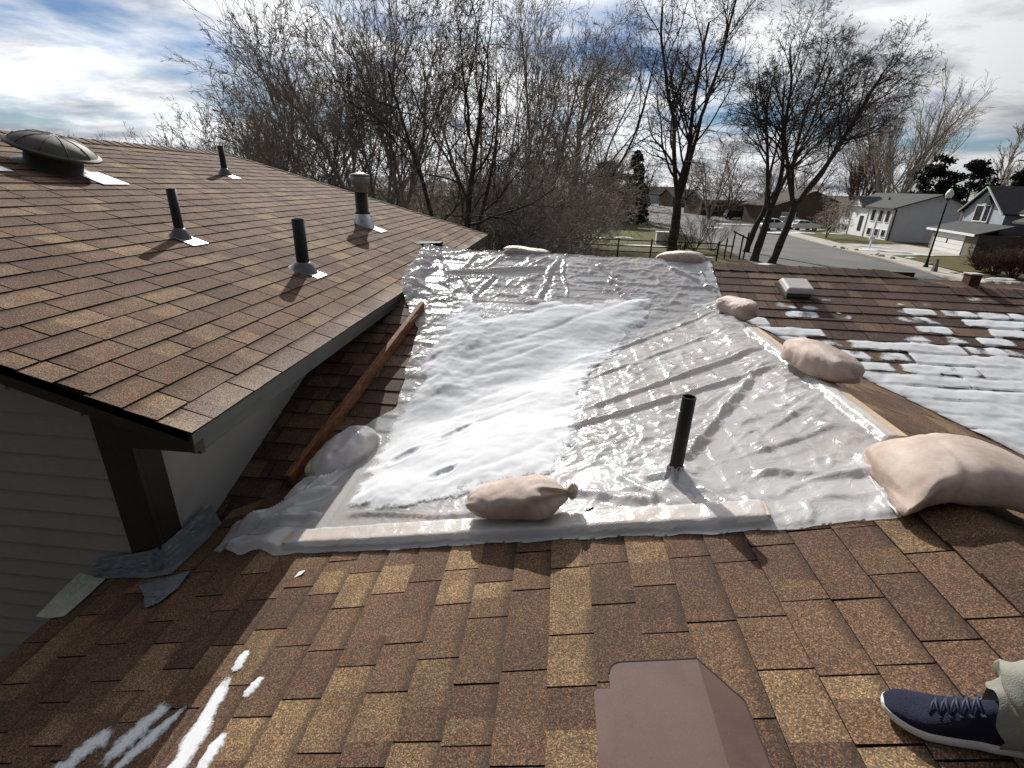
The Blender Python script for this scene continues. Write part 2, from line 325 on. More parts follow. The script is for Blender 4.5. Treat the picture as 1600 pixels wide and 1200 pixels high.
def bag_mat():
    m = bpy.data.materials.new('sandbag_weave'); m.use_nodes = True; nt = m.node_tree; N = nt.nodes; L = nt.links; b = N['Principled BSDF']
    b.inputs['Roughness'].default_value = .38; b.inputs['Specular IOR Level'].default_value = .5
    g = N.new('ShaderNodeTexCoord'); n = N.new('ShaderNodeTexNoise'); n.inputs['Scale'].default_value = 9; n.inputs['Detail'].default_value = 12; n.inputs['Roughness'].default_value = .68; L.new(g.outputs['Object'], n.inputs['Vector'])
    r = N.new('ShaderNodeValToRGB'); r.color_ramp.elements[0].position = .32; r.color_ramp.elements[0].color = (.40, .295, .240, 1); r.color_ramp.elements[1].position = .7; r.color_ramp.elements[1].color = (.64, .51, .435, 1); L.new(n.outputs[0], r.inputs[0]); L.new(r.outputs[0], b.inputs['Base Color'])
    w1 = N.new('ShaderNodeTexWave'); w1.inputs['Scale'].default_value = 230; w1.bands_direction = 'X'; w2 = N.new('ShaderNodeTexWave'); w2.inputs['Scale'].default_value = 230; w2.bands_direction = 'Y'
    for w in (w1, w2): L.new(g.outputs['Object'], w.inputs['Vector']); w.inputs['Distortion'].default_value = .6
    ad = N.new('ShaderNodeMath'); ad.operation = 'MULTIPLY'; L.new(w1.outputs['Fac'], ad.inputs[0]); L.new(w2.outputs['Fac'], ad.inputs[1])
    n2 = N.new('ShaderNodeTexNoise'); n2.inputs['Scale'].default_value = 11; n2.inputs['Detail'].default_value = 5; n2.inputs['Distortion'].default_value = 2.2; L.new(g.outputs['Object'], n2.inputs['Vector'])
    b1 = N.new('ShaderNodeBump'); b1.inputs['Strength'].default_value = .5; b1.inputs['Distance'].default_value = .002; L.new(ad.outputs[0], b1.inputs['Height'])
    b2 = N.new('ShaderNodeBump'); b2.inputs['Strength'].default_value = .32; b2.inputs['Distance'].default_value = .005; L.new(n2.outputs[0], b2.inputs['Height']); L.new(b1.outputs[0], b2.inputs['Normal']); L.new(b2.outputs[0], b.inputs['Normal'])
    return m
M['bag'] = bag_mat()
M['string'] = mat('string_white', (.7, .66, .6), .6)
M['bark'] = mat('bark_dark', (.085, .070, .060), .9, .15, var=.4, vscale=6)
M['bark2'] = mat('bark_grey', (.29, .25, .215), .85, .2, var=.35, vscale=4)
M['bark3'] = mat('bark_pale', (.42, .365, .315), .85, .2, var=.3, vscale=4)
M['twigred'] = mat('twig_reddish', (.15, .10, .085), .85, .2, var=.3, vscale=4)
M['needle'] = mat('needles_dark', (.022, .034, .018), .8, .2, var=.5, vscale=2)
M['asphalt'] = mat('asphalt', (.135, .132, .128), .85, .25, var=.18, vscale=.25, var2=.12, v2scale=4)
M['concrete'] = mat('concrete', (.40, .37, .325), .8, .25, var=.15, vscale=.5, var2=.08, v2scale=5)
M['earth'] = mat('dry_ground', (.10, .082, .055), .95, .1, base2=(.055, .048, .030), vscale=.35, var2=.3, v2scale=3)
M['lawn'] = mat('lawn', (.105, .108, .040), .95, .1, base2=(.085, .070, .034), vscale=.5, var2=.25, v2scale=5)
M['wwall'] = mat('wall_white', (.80, .81, .82), .75, .2, var=.04, vscale=1)
M['gwall'] = mat('wall_bluegrey', (.32, .355, .40), .75, .2, var=.08, vscale=1.5)
M['bwall'] = mat('wall_brown', (.10, .066, .05), .8, .2, var=.15, vscale=1)
M['brick'] = mat('pier_brown', (.17, .14, .12), .85, .2, var=.2, vscale=4)
M['roofg'] = mat('roof_grey', (.060, .064, .066), .85, .25, var=.2, vscale=2)
M['roofd'] = mat('roof_black', (.014, .014, .016), .8, .25, var=.3, vscale=2)
M['roofb'] = mat('roof_brown', (.07, .05, .04), .85, .2, var=.2, vscale=2)
M['wtrim'] = mat('trim_white', (.66, .67, .68), .6, .3, var=.04)
M['gdoor'] = mat('garage_door', (.62, .62, .62), .6, .3, var=.03)
M['glass'] = mat('dark_glass', (.012, .014, .017), .08, .6, var=.1)
M['blackm'] = mat('black_metal', (.012, .012, .013), .7, .2)
M['carw'] = mat('car_white', (.62, .64, .66), .25, .5, var=.02)
M['cars'] = mat('car_silver', (.34, .35, .37), .25, .5, .4, var=.03)
M['card'] = mat('car_dark', (.016, .017, .02), .2, .5, var=.05)
M['rubber'] = mat('tyre', (.012, .012, .012), .8, .2)
M['shrub'] = mat('shrub_twigs', (.10, .06, .045), .9, .1, var=.4, vscale=3)
M['hedge'] = mat('hedge_dark', (.028, .036, .016), .9, .1, var=.4, vscale=3)
M['stone'] = mat('stone_pale', (.36, .33, .29), .85, .2, var=.2, vscale=3)
M['globe'] = mat('lamp_globe', (.78, .79, .80), .3, .5, var=.03)
M['navy'] = mat('shoe_navy', (.008, .011, .030), .75, .25, var=.15, vscale=30, bump=.5, bscale=500)
M['sole'] = mat('shoe_sole', (.62, .60, .57), .6, .3, var=.08, vscale=20)
M['pants'] = mat('trousers', (.235, .235, .205), .9, .15, var=.1, vscale=8, bump=.35, bscale=350)
M['lace'] = mat('lace', (.030, .038, .07), .6, .3)
M['jacket'] = mat('jacket', (.03, .035, .045), .9, .15, bump=.3, bscale=200)
M['skin'] = mat('skin', (.45, .27, .19), .55, .4, var=.06)
M['hair'] = mat('hair', (.03, .02, .014), .7, .3)

# ------------------------------------------------------------------ ground, street
def sheet(name, poly, z, m, t=.0):
    mb = MB()
    if t: mb.prism(poly, (1, 0, 0), (0, 1, 0), (0, 0, -t), (0, 0, z))
    else: mb.add([(x, y, z) for x, y in poly], [tuple(range(len(poly)))])
    o = mb.build(name, m); fix_normals(o); tag(o, kind='structure'); return o
def K(*pts): return [(x * KF, y * KF) for x, y in pts]
sheet('ground', [(-900, -300), (900, -300), (900, 1800), (-900, 1800)], 0, M['earth'])
sheet('road', K((12.6, -30), (12.9, 25), (13.4, 38), (14.2, 50), (13.2, 62), (11.8, 80), (16, 120), (23, 168), (38, 300), (52, 300), (40, 182), (31, 120), (27.4, 84), (60, 92), (60, 82), (26.4, 72), (25.8, 60.6), (24.8, 49), (24.6, 41), (23.9, 35), (23, 31), (21.6, 26), (19.5, 20), (19.5, -30)), .03, M['asphalt'])
sheet('pavement', K((19.7, -30), (19.7, 20), (21.8, 26), (23.2, 31), (24.1, 35), (24.8, 41), (25, 49), (26, 60.6), (26.6, 71.5), (28.6, 71), (28.2, 60), (27.2, 49), (26.8, 41), (26, 35), (25.4, 31), (24.2, 26), (22.4, 20), (22.4, -30)), .15, M['concrete'], .14)
sheet('driveway', K((26.9, 44.2), (33.6, 46.0), (35, 52.4), (34.6, 55), (27.8, 53.5)), .14, M['concrete'], .1)
sheet('driveway', K((28.3, 66), (36, 74), (39, 84), (31, 84), (28.7, 71)), .14, M['concrete'], .1)
sheet('lawn', K((26.7, 36), (29.5, 36.5), (33.4, 45.6), (26.9, 43.9)), .12, M['lawn'], .06)
sheet('lawn', K((27.9, 53.9), (34.6, 55.4), (35.2, 59), (35.2, 72), (28.4, 65.5)), .12, M['lawn'], .06)
sheet('lawn', K((-30, 30), (12, 30), (12.6, 44), (11, 60), (-30, 60)), .02, M['lawn'])
sheet('lawn', K((8.5, 66), (11.4, 66), (11, 78), (8.5, 78)), .025, M['lawn'])
sheet('driveway', K((23.4, 8), (40, 8), (40, 29.5), (25.6, 30.5)), .10, M['concrete'], .06)

# ------------------------------------------------------------------ the house underfoot
LX, LY0, LY1, LRX, LRY = -1.42, 1.66, 10.25, -5.2, 8.0        # left roof: eave x, rake y, eave end, ridge x, ridge end
FR = 1.45; FE = -2.15                                          # front roof ridge and eave x
TY = 5.44                                                      # cross roof ridge y
TARP = [(-1.44, 5.45), (-.9, 5.455), (-.2, 5.46), (.5, 5.455), (1.585, 5.45), (1.56, 5.1), (1.535, 4.70), (1.60, 4.40), (1.60, 3.6), (1.60, 2.8), (1.60, 2.17), (1.50, 1.85), (1.40, 1.60), (1.232, 1.555), (1.0, 1.55), (.837, 1.555), (.391, 1.60), (-.062, 1.648), (-.57, 1.692), (-1.182, 1.755), (-1.42, 1.785), (-1.62, 1.85), (-1.59, 2.00), (-1.50, 2.09), (-1.42, 2.20), (-1.36, 2.38), (-1.41, 2.52), (-1.29, 2.80), (-1.165, 2.97), (-1.06, 3.08), (-1.085, 3.40), (-1.12, 3.81), (-1.13, 4.0), (-1.21, 4.12), (-1.40, 4.50), (-1.47, 4.68), (-1.50, 4.9), (-1.43, 5.15)]

house = thing('house', 'brown shingled house underfoot with low front gable and taller left wing', 'house', (0, 0, 0))
def rafter_plane(name, pts, m, parent, thick=.05):
    """roof deck: sheet of points with thickness hanging below"""
    mb = MB(); n = len(pts); mb.add(list(pts) + [(x, y, z - thick) for x, y, z in pts], [tuple(range(n)), tuple(range(n, 2 * n))[::-1]] + [(i, n + i, n + (i + 1) % n, (i + 1) % n) for i in range(n)])
    return fix_normals(mb.build(name, m, parent))
LBX = LRX - (LX - LRX) * -1 if False else LRX - (LX - LRX)      # far eave of the left roof
zLr = zL(LRX); zLe = zL(LX)
roofL = rafter_plane('roof', [(LX, LY0, zLe), (LX, LY1, zLe), (LRX, LRY, zLr), (LRX, LY0, zLr)], M['deck'], house); roofL['label'] = 'weathered brown shingle slope of the taller left wing'
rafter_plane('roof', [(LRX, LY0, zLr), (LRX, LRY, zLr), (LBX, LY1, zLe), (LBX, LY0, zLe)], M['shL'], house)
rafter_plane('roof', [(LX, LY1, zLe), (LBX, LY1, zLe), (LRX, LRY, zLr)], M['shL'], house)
VX = -1.84; VY = 3.523 + .75 * VX
roofF = rafter_plane('roof', [(FE, -3, zF(FE)), (FE, 1.79, zF(FE)), (VX, 1.79, zF(VX)), (VX, VY, zF(VX)), (FR, 4.61, zF(FR)), (FR, -3, zF(FR))], M['deck'], house); roofF['label'] = 'sunlit brown and tan shingle slope in the foreground'
GE = 5.2
roofG = rafter_plane('roof', [(FR, -3, zG(FR)), (FR, 4.61, zG(FR)), (GE, 4.61 - (GE - FR), zG(GE)), (GE, -3, zG(GE))], M['deck'], house)
TR = 7.5
roofT = rafter_plane('roof', [(VX, VY, zT(VY)), (VX, 4.0, zT(4.0)), (-1.47, 4.6, zT(4.6)), (-1.47, TY, zT(TY)), (3.35, TY, zT(TY)), (3.75, 5.16, zT(5.16)), (TR, 5.16, zT(5.16)), (TR, 1.5, zT(1.5)), (GE, 4.61 - (GE - FR), zG(GE)), (FR, 4.61, zT(4.61))], M['deck'], house); roofT['label'] = 'dark brown shingle cross slope behind the sheeting'
for xa, xb, yr in ((-1.47, 3.6, TY), (3.6, TR, 5.16)):
    rafter_plane('roof', [(xa, yr, zT(yr)), (xb, yr, zT(yr)), (xb, yr + 4.2, zT(yr) - 1.4), (xa, yr + 4.2, zT(yr) - 1.4)], M['shT'], house)

# shingles, one by one
rng = random.Random(5)
ALL = []
TP = np.array(TARP)
def field(roof, m, O, U, V, nc, ex, umin, umax, width, jit, gap=.0028):
    O = np.array(O, float); U = np.array(U, float); V = np.array(V, float); V /= np.linalg.norm(V); Nn = np.cross(U, V); Nn *= np.sign(Nn[2])
    cut = 0.0
    for c in range(nc):
        v0 = c * ex; v1 = v0 + ex + .014
        a, b = umin(v0), umax(v0)
        if b - a < .03: continue
        u = a - rng.random() * width - (c * .42 * width) % width
        while u < b:
            wd = width * (1 + jit * rng.uniform(-1, 1)); u0, u1 = u + gap, u + wd - gap; u += wd
            a0, a1 = max(u0, umin(v0)), min(u1, umax(v0)); b0, b1 = max(u0, umin(v1)), min(u1, umax(v1))
            if a1 - a0 < .015 and b1 - b0 < .015: continue
            if a1 < a0: a0 = a1 = min(max((a0 + a1) / 2, umin(v0)), umax(v0))
            if b1 < b0: b0 = b1 = min(max((b0 + b1) / 2, umin(v1)), umax(v1))
            hb = .0072 + rng.uniform(-.0012, .0024); j = [rng.uniform(-.0016, .0016) for _ in range(4)]
            q = [O + U * (a0 + j[0]) + V * (v0 + j[1]), O + U * (a1 + j[2]) + V * (v0 + j[3]), O + U * b1 + V * v1, O + U * b0 + V * v1]
            top = [q[0] + Nn * hb, q[1] + Nn * (hb + rng.uniform(-.001, .0012)), q[2] + Nn * .0015, q[3] + Nn * .0015]
            bot = [q[0] + Nn * .0004, q[1] + Nn * .0004, q[2] - Nn * .001, q[3] - Nn * .001]
            r = rng.random(); r = .05 + .70 * r if r < .74 else .76 + .26 * rng.random()
            r2 = rng.random(); r2 = .05 + .70 * r2 if r2 < .66 else .76 + .26 * rng.random()
            f = rng.uniform(.28, .72) if rng.random() < .62 else .5
            if f == .5: r2 = r
            mids = [top[0] + (top[1] - top[0]) * f, top[3] + (top[2] - top[3]) * f]
            cen = (q[0] + q[2]) / 2; ALL.append([roof, m, bot + top + mids, r, cen, r2])
SH_F = [(3, 2, 1, 0), (4, 8, 9, 7), (8, 5, 6, 9), (0, 1, 5, 8, 4), (1, 2, 6, 5), (2, 3, 7, 9, 6), (3, 0, 4, 7)]
SH_V = [0, 0, 1, 1, 0, 0, 1, 1, 0, 1]
EX = .143
s3 = math.hypot(1, 1 / 3.); s4 = math.hypot(1, .25)
lenL = (LX - LRX) * s3
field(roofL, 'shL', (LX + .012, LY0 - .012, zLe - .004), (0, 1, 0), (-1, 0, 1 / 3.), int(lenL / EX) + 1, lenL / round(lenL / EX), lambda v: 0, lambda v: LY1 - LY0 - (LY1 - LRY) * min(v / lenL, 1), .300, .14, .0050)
lenF = (FR - FE) * s4
def fmax(v):
    x = FE + v / s4; y = 1.785 if x < VX else 3.523 + .75 * x + .02
    return y + 2.6
field(roofF, 'shF', (FE - .015, -2.6, zF(FE - .015)), (0, 1, 0), (1, 0, .25), round(lenF / EX), lenF / round(lenF / EX), lambda v: 0, fmax, .255, .36)
lenG = (GE - FR) * s3
field(roofG, 'shF', (GE, -2.6, zG(GE)), (0, 1, 0), (-1, 0, 1 / 3.), round(lenG / EX), lenG / round(lenG / EX), lambda v: 0, lambda v: 4.61 - (GE - v / s3 - FR) + 2.6 + .01, .285, .25)
lenT = (TY - 1.5) * s3; exT = lenT / round(lenT / EX)
def ty(v): return 1.5 + v / s3
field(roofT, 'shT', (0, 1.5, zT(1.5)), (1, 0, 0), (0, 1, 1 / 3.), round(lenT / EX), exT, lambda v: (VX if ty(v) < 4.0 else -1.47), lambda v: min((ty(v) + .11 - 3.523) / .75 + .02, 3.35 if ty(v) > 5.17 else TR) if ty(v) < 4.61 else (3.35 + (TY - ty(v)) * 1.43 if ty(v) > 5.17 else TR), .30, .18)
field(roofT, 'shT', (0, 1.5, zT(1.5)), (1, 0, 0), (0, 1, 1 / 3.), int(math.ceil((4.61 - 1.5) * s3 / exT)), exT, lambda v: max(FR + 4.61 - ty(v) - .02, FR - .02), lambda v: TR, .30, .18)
# which ones show largest
cen = np.array([s[4] for s in ALL]); px, py, dp = proj(cen)
inb = (dp > .2) & (px > -40) & (px < 1640) & (py > 0) & (py < 1240)
cov = sdf(TARP, cen[:, 0], cen[:, 1]) > 0.0
area = np.where(inb & ~cov, 1.0 / np.maximum(dp, .2) ** 2 * np.abs((cen - [0, 0, ZC])[:, 2] + .6), 0)
groups = {}
LIMIT = {roofL.name: 230, roofF.name: 290, roofG.name: 60, roofT.name: 150}
for rf in (roofL, roofF, roofG, roofT):
    ids = [i for i, s in enumerate(ALL) if s[0] is rf]; order = sorted(ids, key=lambda i: -area[i]); single = set(i for i in order[:LIMIT[rf.name]] if area[i] > 0)
    vs, fs, rs, vv = [], [], [], []
    for i in ids:
        s = ALL[i]; rr = [-1, s[3], s[5], -1, -1, -1, -1]
        if i in single:
            me = bpy.data.meshes.new('shingle'); me.from_pydata([tuple(k) for k in s[2]], [], SH_F); me.materials.append(M[s[1]])
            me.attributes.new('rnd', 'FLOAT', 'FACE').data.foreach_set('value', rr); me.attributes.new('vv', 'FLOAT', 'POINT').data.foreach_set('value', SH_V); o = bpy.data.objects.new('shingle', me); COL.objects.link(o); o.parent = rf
        else:
            n = len(vs); vs += [tuple(k) for k in s[2]]; fs += [tuple(a + n for a in f) for f in SH_F]; rs += rr; vv += SH_V
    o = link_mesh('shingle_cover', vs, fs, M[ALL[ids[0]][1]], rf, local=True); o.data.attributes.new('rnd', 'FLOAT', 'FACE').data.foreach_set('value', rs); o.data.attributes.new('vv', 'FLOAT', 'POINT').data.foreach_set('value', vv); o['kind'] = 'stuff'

def caps(roof, m, A, B, side1, side2, half, n0, skip=0):
    """overlapping bent cap shingles from A to B; side vectors run down each slope"""
    A = Vector(A); B = Vector(B); d = (B - A); n = max(2, int(d.length / .143)); d.normalize(); s1 = Vector(side1).normalized(); s2 = Vector(side2).normalized(); up = Vector((0, 0, 1))
    st = (B - A).length / n
    for i in range(n):
        p0 = A + d * (i * st); p1 = A + d * ((i + 1) * st + .02); hs = (.016, .007); rows = []
        for p, h in ((p0, hs[0]), (p1, hs[1])):
            row = []
            for t in (-1, -.62, -.28, 0, .28, .62, 1):
                off = (s1 if t < 0 else s2) * (abs(t) * half); lift = h + .012 * (1 - min(1, abs(t) * 3)) - (.010 if t == 0 else 0)
                row.append(p + off + up * lift)
            rows.append(row)
        vs = rows[0] + rows[1] + [q - up * .006 for q in rows[0]] + [q - up * .006 for q in rows[1]]
        k = 7; fs = []
        for a in range(k - 1): fs += [(a, a + 1, k + a + 1, k + a), (2 * k + a, 3 * k + a, 3 * k + a + 1, 2 * k + a + 1), (a, 2 * k + a, 2 * k + a + 1, a + 1)]
        fs += [(0, k, 3 * k, 2 * k), (k - 1, 3 * k - 1, 4 * k - 1, 2 * k - 1)]
        r = rng.random() * .7 + (.3 if rng.random() < .15 else 0); rr = []
        for a in range(k - 1): rr += [r, -1, -1]
        rr += [-1, -1]
        o = link_mesh('ridge_cap', [tuple(v) for v in vs], fs, M[m], roof, local=True); fix_normals(o); o.data.attributes.new('rnd', 'FLOAT', 'FACE').data.foreach_set('value', rr)
caps(roofF, 'shF', (FR, 3.0, zF(FR)), (FR, -.6, zF(FR)), (-1, 0, -.25), (1, 0, -1 / 3.), .165, 0)
caps(roofT, 'shT', (1.6, TY, zT(TY)), (3.33, TY, zT(TY)), (0, -1, -1 / 3.), (0, 1, -1 / 3.), .15, 0)
caps(roofT, 'shT', (3.75, 5.16, zT(5.16)), (6.4, 5.16, zT(5.16)), (0, -1, -1 / 3.), (0, 1, -1 / 3.), .15, 0)
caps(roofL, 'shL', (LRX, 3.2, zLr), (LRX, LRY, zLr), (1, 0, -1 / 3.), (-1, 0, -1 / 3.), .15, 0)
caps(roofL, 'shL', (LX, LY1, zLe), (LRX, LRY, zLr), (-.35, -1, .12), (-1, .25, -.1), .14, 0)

# walls, trim
WX, WY = -1.84, 1.81
mb = MB(); mb.b2(LBX + .4, WX, WY, LY1 - .4, -.0, zLe - .137); o = mb.build('wall', M['stucco'], house); o['label'] = 'pale grey side wall in shade under the left eave'
mb = MB(); mb.prism([(WX, zLe - .137), (WX, zLe + .01), (LRX, zLr - .12), (LBX + .4, zLe - .137)], (1, 0, 0), (0, 0, 1), (0, .1, 0), (0, WY, 0)); fix_normals(mb.build('gable_wall', M['siding'], house))
sy = .6; row = 0
while sy < zLr - .15:
    top = sy + .112
    # left/right limits under the rake
    xr = WX - .135 if top < zLe - .1 else LX - (top - (zLe - .12)) * 3 - .02; xr = min(xr, WX - .135); xl = -6.0 if top < zLe - .1 else max(-6.0, LBX + (top - zLe + .1) * 3)
    if xr - xl > .1:
        mb = MB(); mb.hexa([(xl, WY - .022, sy), (xr, WY - .022, sy), (xr, WY - .002, sy), (xl, WY - .002, sy)], [(xl, WY - .008, top), (xr, WY - .008, top), (xr, WY - .002, top), (xl, WY - .002, top)]); mb.build('siding_board', M['siding'], house)
    sy += .1055
mb = MB(); mb.b2(WX - .14, WX + .022, WY - .03, WY - .001, .2, zLe + .0); bevel(mb.build('corner_board', M['trim'], house), .003)
mb = MB(); mb.b2(WX + .001, WX + .02, WY, WY + .12, .2, zLe - .138); bevel(mb.build('corner_board', M['trim'], house), .003)
mb = MB(); mb.b2(LX - .04, LX - .012, LY0 + .03, LY1, zLe - .118, zLe - .008); o = bevel(mb.build('fascia', M['fascia'], house), .003); o['label'] = 'grey metal fascia along the left eave'
mb = MB(); mb.b2(LX - .014, LX + .004, LY0, LY1, zLe - .055, zLe - .01); mb.build('drip_edge', M['fascia'], house)
mb = MB(); mb.b2(WX + .02, LX - .04, WY, LY1, zLe - .135, zLe - .120); mb.build('soffit', M['stucco'], house)
# rake boards
for (ya, yb, h0, h1) in ((LY0 + .0, LY0 + .03, -.010, -.100), (LY0 + .030, LY0 + .058, -.012, -.118)):
    mb = MB(); A = (LX, zLe); B = (LRX, zLr)
    mb.prism([(A[0], A[1] + h0), (B[0], B[1] + h0), (B[0], B[1] + h1), (A[0], A[1] + h1)], (1, 0, 0), (0, 0, 1), (0, yb - ya, 0), (0, ya, 0)); fix_normals(mb.build('rake_board', M['trim'], house))
mb = MB(); mb.prism([(LX - .02, zLe - .105), (LRX, zLr - .105), (LRX, zLr - .12), (LX - .02, zLe - .12)], (1, 0, 0), (0, 0, 1), (0, WY - LY0 - .06, 0), (0, LY0 + .055, 0)); fix_normals(mb.build('soffit', M['trim'], house))
mb = MB(); mb.prism([(LX - .025, zLe - .128), (WX - .02, zLe - .128), (WX - .02, zLe + .02), (LX - .025, zLe - .112)], (1, 0, 0), (0, 0, 1), (0, WY - LY0 - .05, 0), (0, LY0 + .052, 0)); fix_normals(mb.build('eave_return', M['trim'], house))
# front wing: drip edge, fascia, walls
mb = MB(); mb.b2(FE - .022, FE - .004, -3, 1.79, zF(FE) - .06, zF(FE) - .006); o = mb.build('drip_edge', M['fascia'], house)
mb = MB(); mb.b2(FE + .0, FE + .03, -3, 1.79, zF(FE) - .22, zF(FE) - .052); mb.build('fascia', M['trim'], house)
mb = MB(); mb.b2(FE + .35, GE - .4, -2.7, 9.0, 0, zF(FE) - .25); mb.build('wall', M['siding'], house)
mb = MB(); mb.prism([(FE + .35, zF(FE) - .25), (FR, zF(FR) - .1), (GE - .4, zG(GE) + .05), (GE - .4, zF(FE) - .25)], (1, 0, 0), (0, 0, 1), (0, .1, 0), (0, -2.7, 0)); fix_normals(mb.build('gable_wall', M['siding'], house))
mb = MB(); mb.b2(GE - .5, TR - .4, 1.9, 9.0, 0, zT(1.5) - .2); mb.build('wall', M['siding'], house)
mb = MB(); mb.prism([(4.6, zT(4.6) - .01), (TY, zT(TY) - .01), (TY, zLe - .1), (4.6, zLe - .1)], (0, 1, 0), (0, 0, 1), (.03, 0, 0), (-1.46, 0, 0)); fix_normals(mb.build('rake_board', M['trim'], house))

# ------------------------------------------------------------------ things standing on the roofs
nL = Vector((1 / 3., 0, 1)).normalized(); dL = Vector((1, 0, -1 / 3.)).normalized()
def ring_pipe(mb, o, ax, r, h, n=20, wall=.004, h0=-.03):
    mb.lathe([(r, h0), (r, h), (r - wall, h), (r - wall, h - .12), (.001, h - .12)], o, ax, n)
def vent_pipe(x, y, r, h, label, boot=.5, plate=True):
    z = zL(x) + .006; t = thing('vent_pipe', label, 'vent pipe', (x, y, z), 'vent pipes on the left roof')
    mb = MB(); ring_pipe(mb, (x, y, z), (0, 0, 1), r, h); mb.build('pipe', M['abs'], t, True).data.polygons.foreach_set
    rb = r * 1.9
    mb = MB(); o = Vector((x, y, z)); prof = [(rb * 1.3, -.002), (rb * 1.1, .012), (rb * .9, .032), (r * 1.4, .055), (r * 1.15, .066), (r * 1.02, .068)]
    n = 24; base = []
    for i, (rr, zz) in enumerate(prof):
        f = min(1, zz / .068); ax = nL * (1 - f) + Vector((0, 0, 1)) * f; ax.normalize(); e1 = Vector((0, 1, 0)); e2 = ax.cross(e1)
        for k in range(n):
            a = 2 * math.pi * k / n; q = o + ax * zz + (e1 * math.cos(a) + e2 * math.sin(a)) * rr - dL * 0; mb.v.append(tuple(q))
    for i in range(len(prof) - 1):
        for k in range(n): a = i * n + k; b = i * n + (k + 1) % n; mb.f.append((a, b, b + n, a + n))
    mb.build('boot', M['bootg'], t, True)
    mb = MB(); c = Vector((x, y, z)) + nL * .004
    mb.prism([(.0, -.085), (.165, -.085), (.165, .085), (.0, .085)], dL, (0, 1, 0), nL * .003, c); fix_normals(mb.build('flashing_plate', M['galv'], t))
    return t
vent_pipe(-2.901, 3.744, .034, .35, 'thin black vent pipe nearest the rake, second from the left edge of the photo')
vent_pipe(-2.11, 4.066, .050, .41, 'thick black vent pipe on the left roof, closest to its eave')
vent_pipe(-4.279, 6.531, .036, .33, 'small far black vent pipe near the ridge in front of the trees')
vent_pipe(-4.34, 3.70, .045, .33, 'black vent pipe cut off by the left edge of the photo')

# domed attic fan
x, y = -4.323, 4.263; z = zL(x)
t = thing('attic_vent', 'big round mushroom-capped grey attic vent near the left roof ridge', 'roof vent', (x, y, z))
mb = MB(); mb.lathe([(.27, .0), (.195, .012), (.19, .13), (.18, .135)], (x, y, z + .006), nL, 32); mb.build('base', M['turb'], t, True)
prof = [(a * .86, b * .92 - .012) for a, b in ((.20, .135), (.345, .150), (.365, .160), (.372, .172), (.365, .180), (.335, .186), (.330, .192), (.30, .222), (.245, .255), (.18, .277), (.10, .290), (.04, .294))]
mb = MB(); mb.lathe(prof, (x, y, z + .006), nL, 40); mb.build('dome', M['turb'], t, True)
for k in range(10):
    a = 2 * math.pi * k / 10; e1 = nL.orthogonal().normalized(); e2 = nL.cross(e1); dd = e1 * math.cos(a) + e2 * math.sin(a); o_ = Vector((x, y, z + .006))
    mb = MB(); mb.tube([o_ + dd * r_ + nL * (h_ + .001) for r_, h_ in prof[6:]], .004, 5); mb.build('rib', M['turb'], t, True)
mb = MB(); mb.prism([(.12, .02), (.42, .02), (.42, .30), (.12, .30)], dL, (0, 1, 0), nL * .003, Vector((x, y, z)) + nL * .012); fix_normals(mb.build('flashing_plate', M['galv'], t))

# flue
x, y = -2.583, 6.712; z = zL(x)
t = thing('flue_pipe', 'furnace flue with tan cap, sooty black pipe and pale cone flashing', 'flue', (x, y, z))
mb = MB(); mb.lathe([(.145, -.03), (.092, .15), (.088, .155)], (x, y, z), (0, 0, 1), 24); mb.build('cone_flashing', M['galv'], t, True)
mb = MB(); mb.lathe([(.095, .145), (.095, .165), (.083, .168), (.083, .41)], (x, y, z), (0, 0, 1), 24); mb.build('pipe', M['flue_dark'], t, True)
mb = MB(); mb.lathe([(.080, .405), (.088, .41), (.088, .48), (.095, .485), (.118, .50), (.118, .60), (.10, .605)], (x, y, z), (0, 0, 1), 24); mb.build('cap_drum', M['flue_tan'], t, True)
mb = MB(); mb.lathe([(.09, .605), (.125, .612), (.125, .622), (.03, .645)], (x, y, z), (0, 0, 1), 24); mb.build('cap_top', M['galv'], t, True)
mb = MB(); mb.prism([(.07, -.10), (.28, -.10), (.28, .16), (.07, .16)], dL, (0, 1, 0), nL * .003, Vector((x, y, z)) + nL * .012); fix_normals(mb.build('flashing_plate', M['paper'], t))

# low slant vent on the left roof
x, y = -1.75, 6.95; z = zL(x) + .006
t = thing('slant_vent', 'low dark slant-back roof vent behind the top left sheeting corner', 'roof vent', (x, y, z))
mb = MB(); c = Vector((x, y, z)); ey = Vector((0, 1, 0))
mb.hexa([c + dL * .14 - ey * .13, c + dL * .14 + ey * .13, c - dL * .16 + ey * .12, c - dL * .16 - ey * .12], [c + dL * .13 - ey * .10 + nL * .12, c + dL * .13 + ey * .10 + nL * .12, c - dL * .15 + ey * .09 + nL * .012, c - dL * .15 - ey * .09 + nL * .012]); bevel(fix_normals(mb.build('hood', M['blackm'], t)), .006)
mb = MB(); mb.prism([(-.2, -.15), (.155, -.15), (.155, .15), (-.2, .15)], dL, ey, nL * .004, c + nL * .002); fix_normals(mb.build('flange', M['blackm'], t))

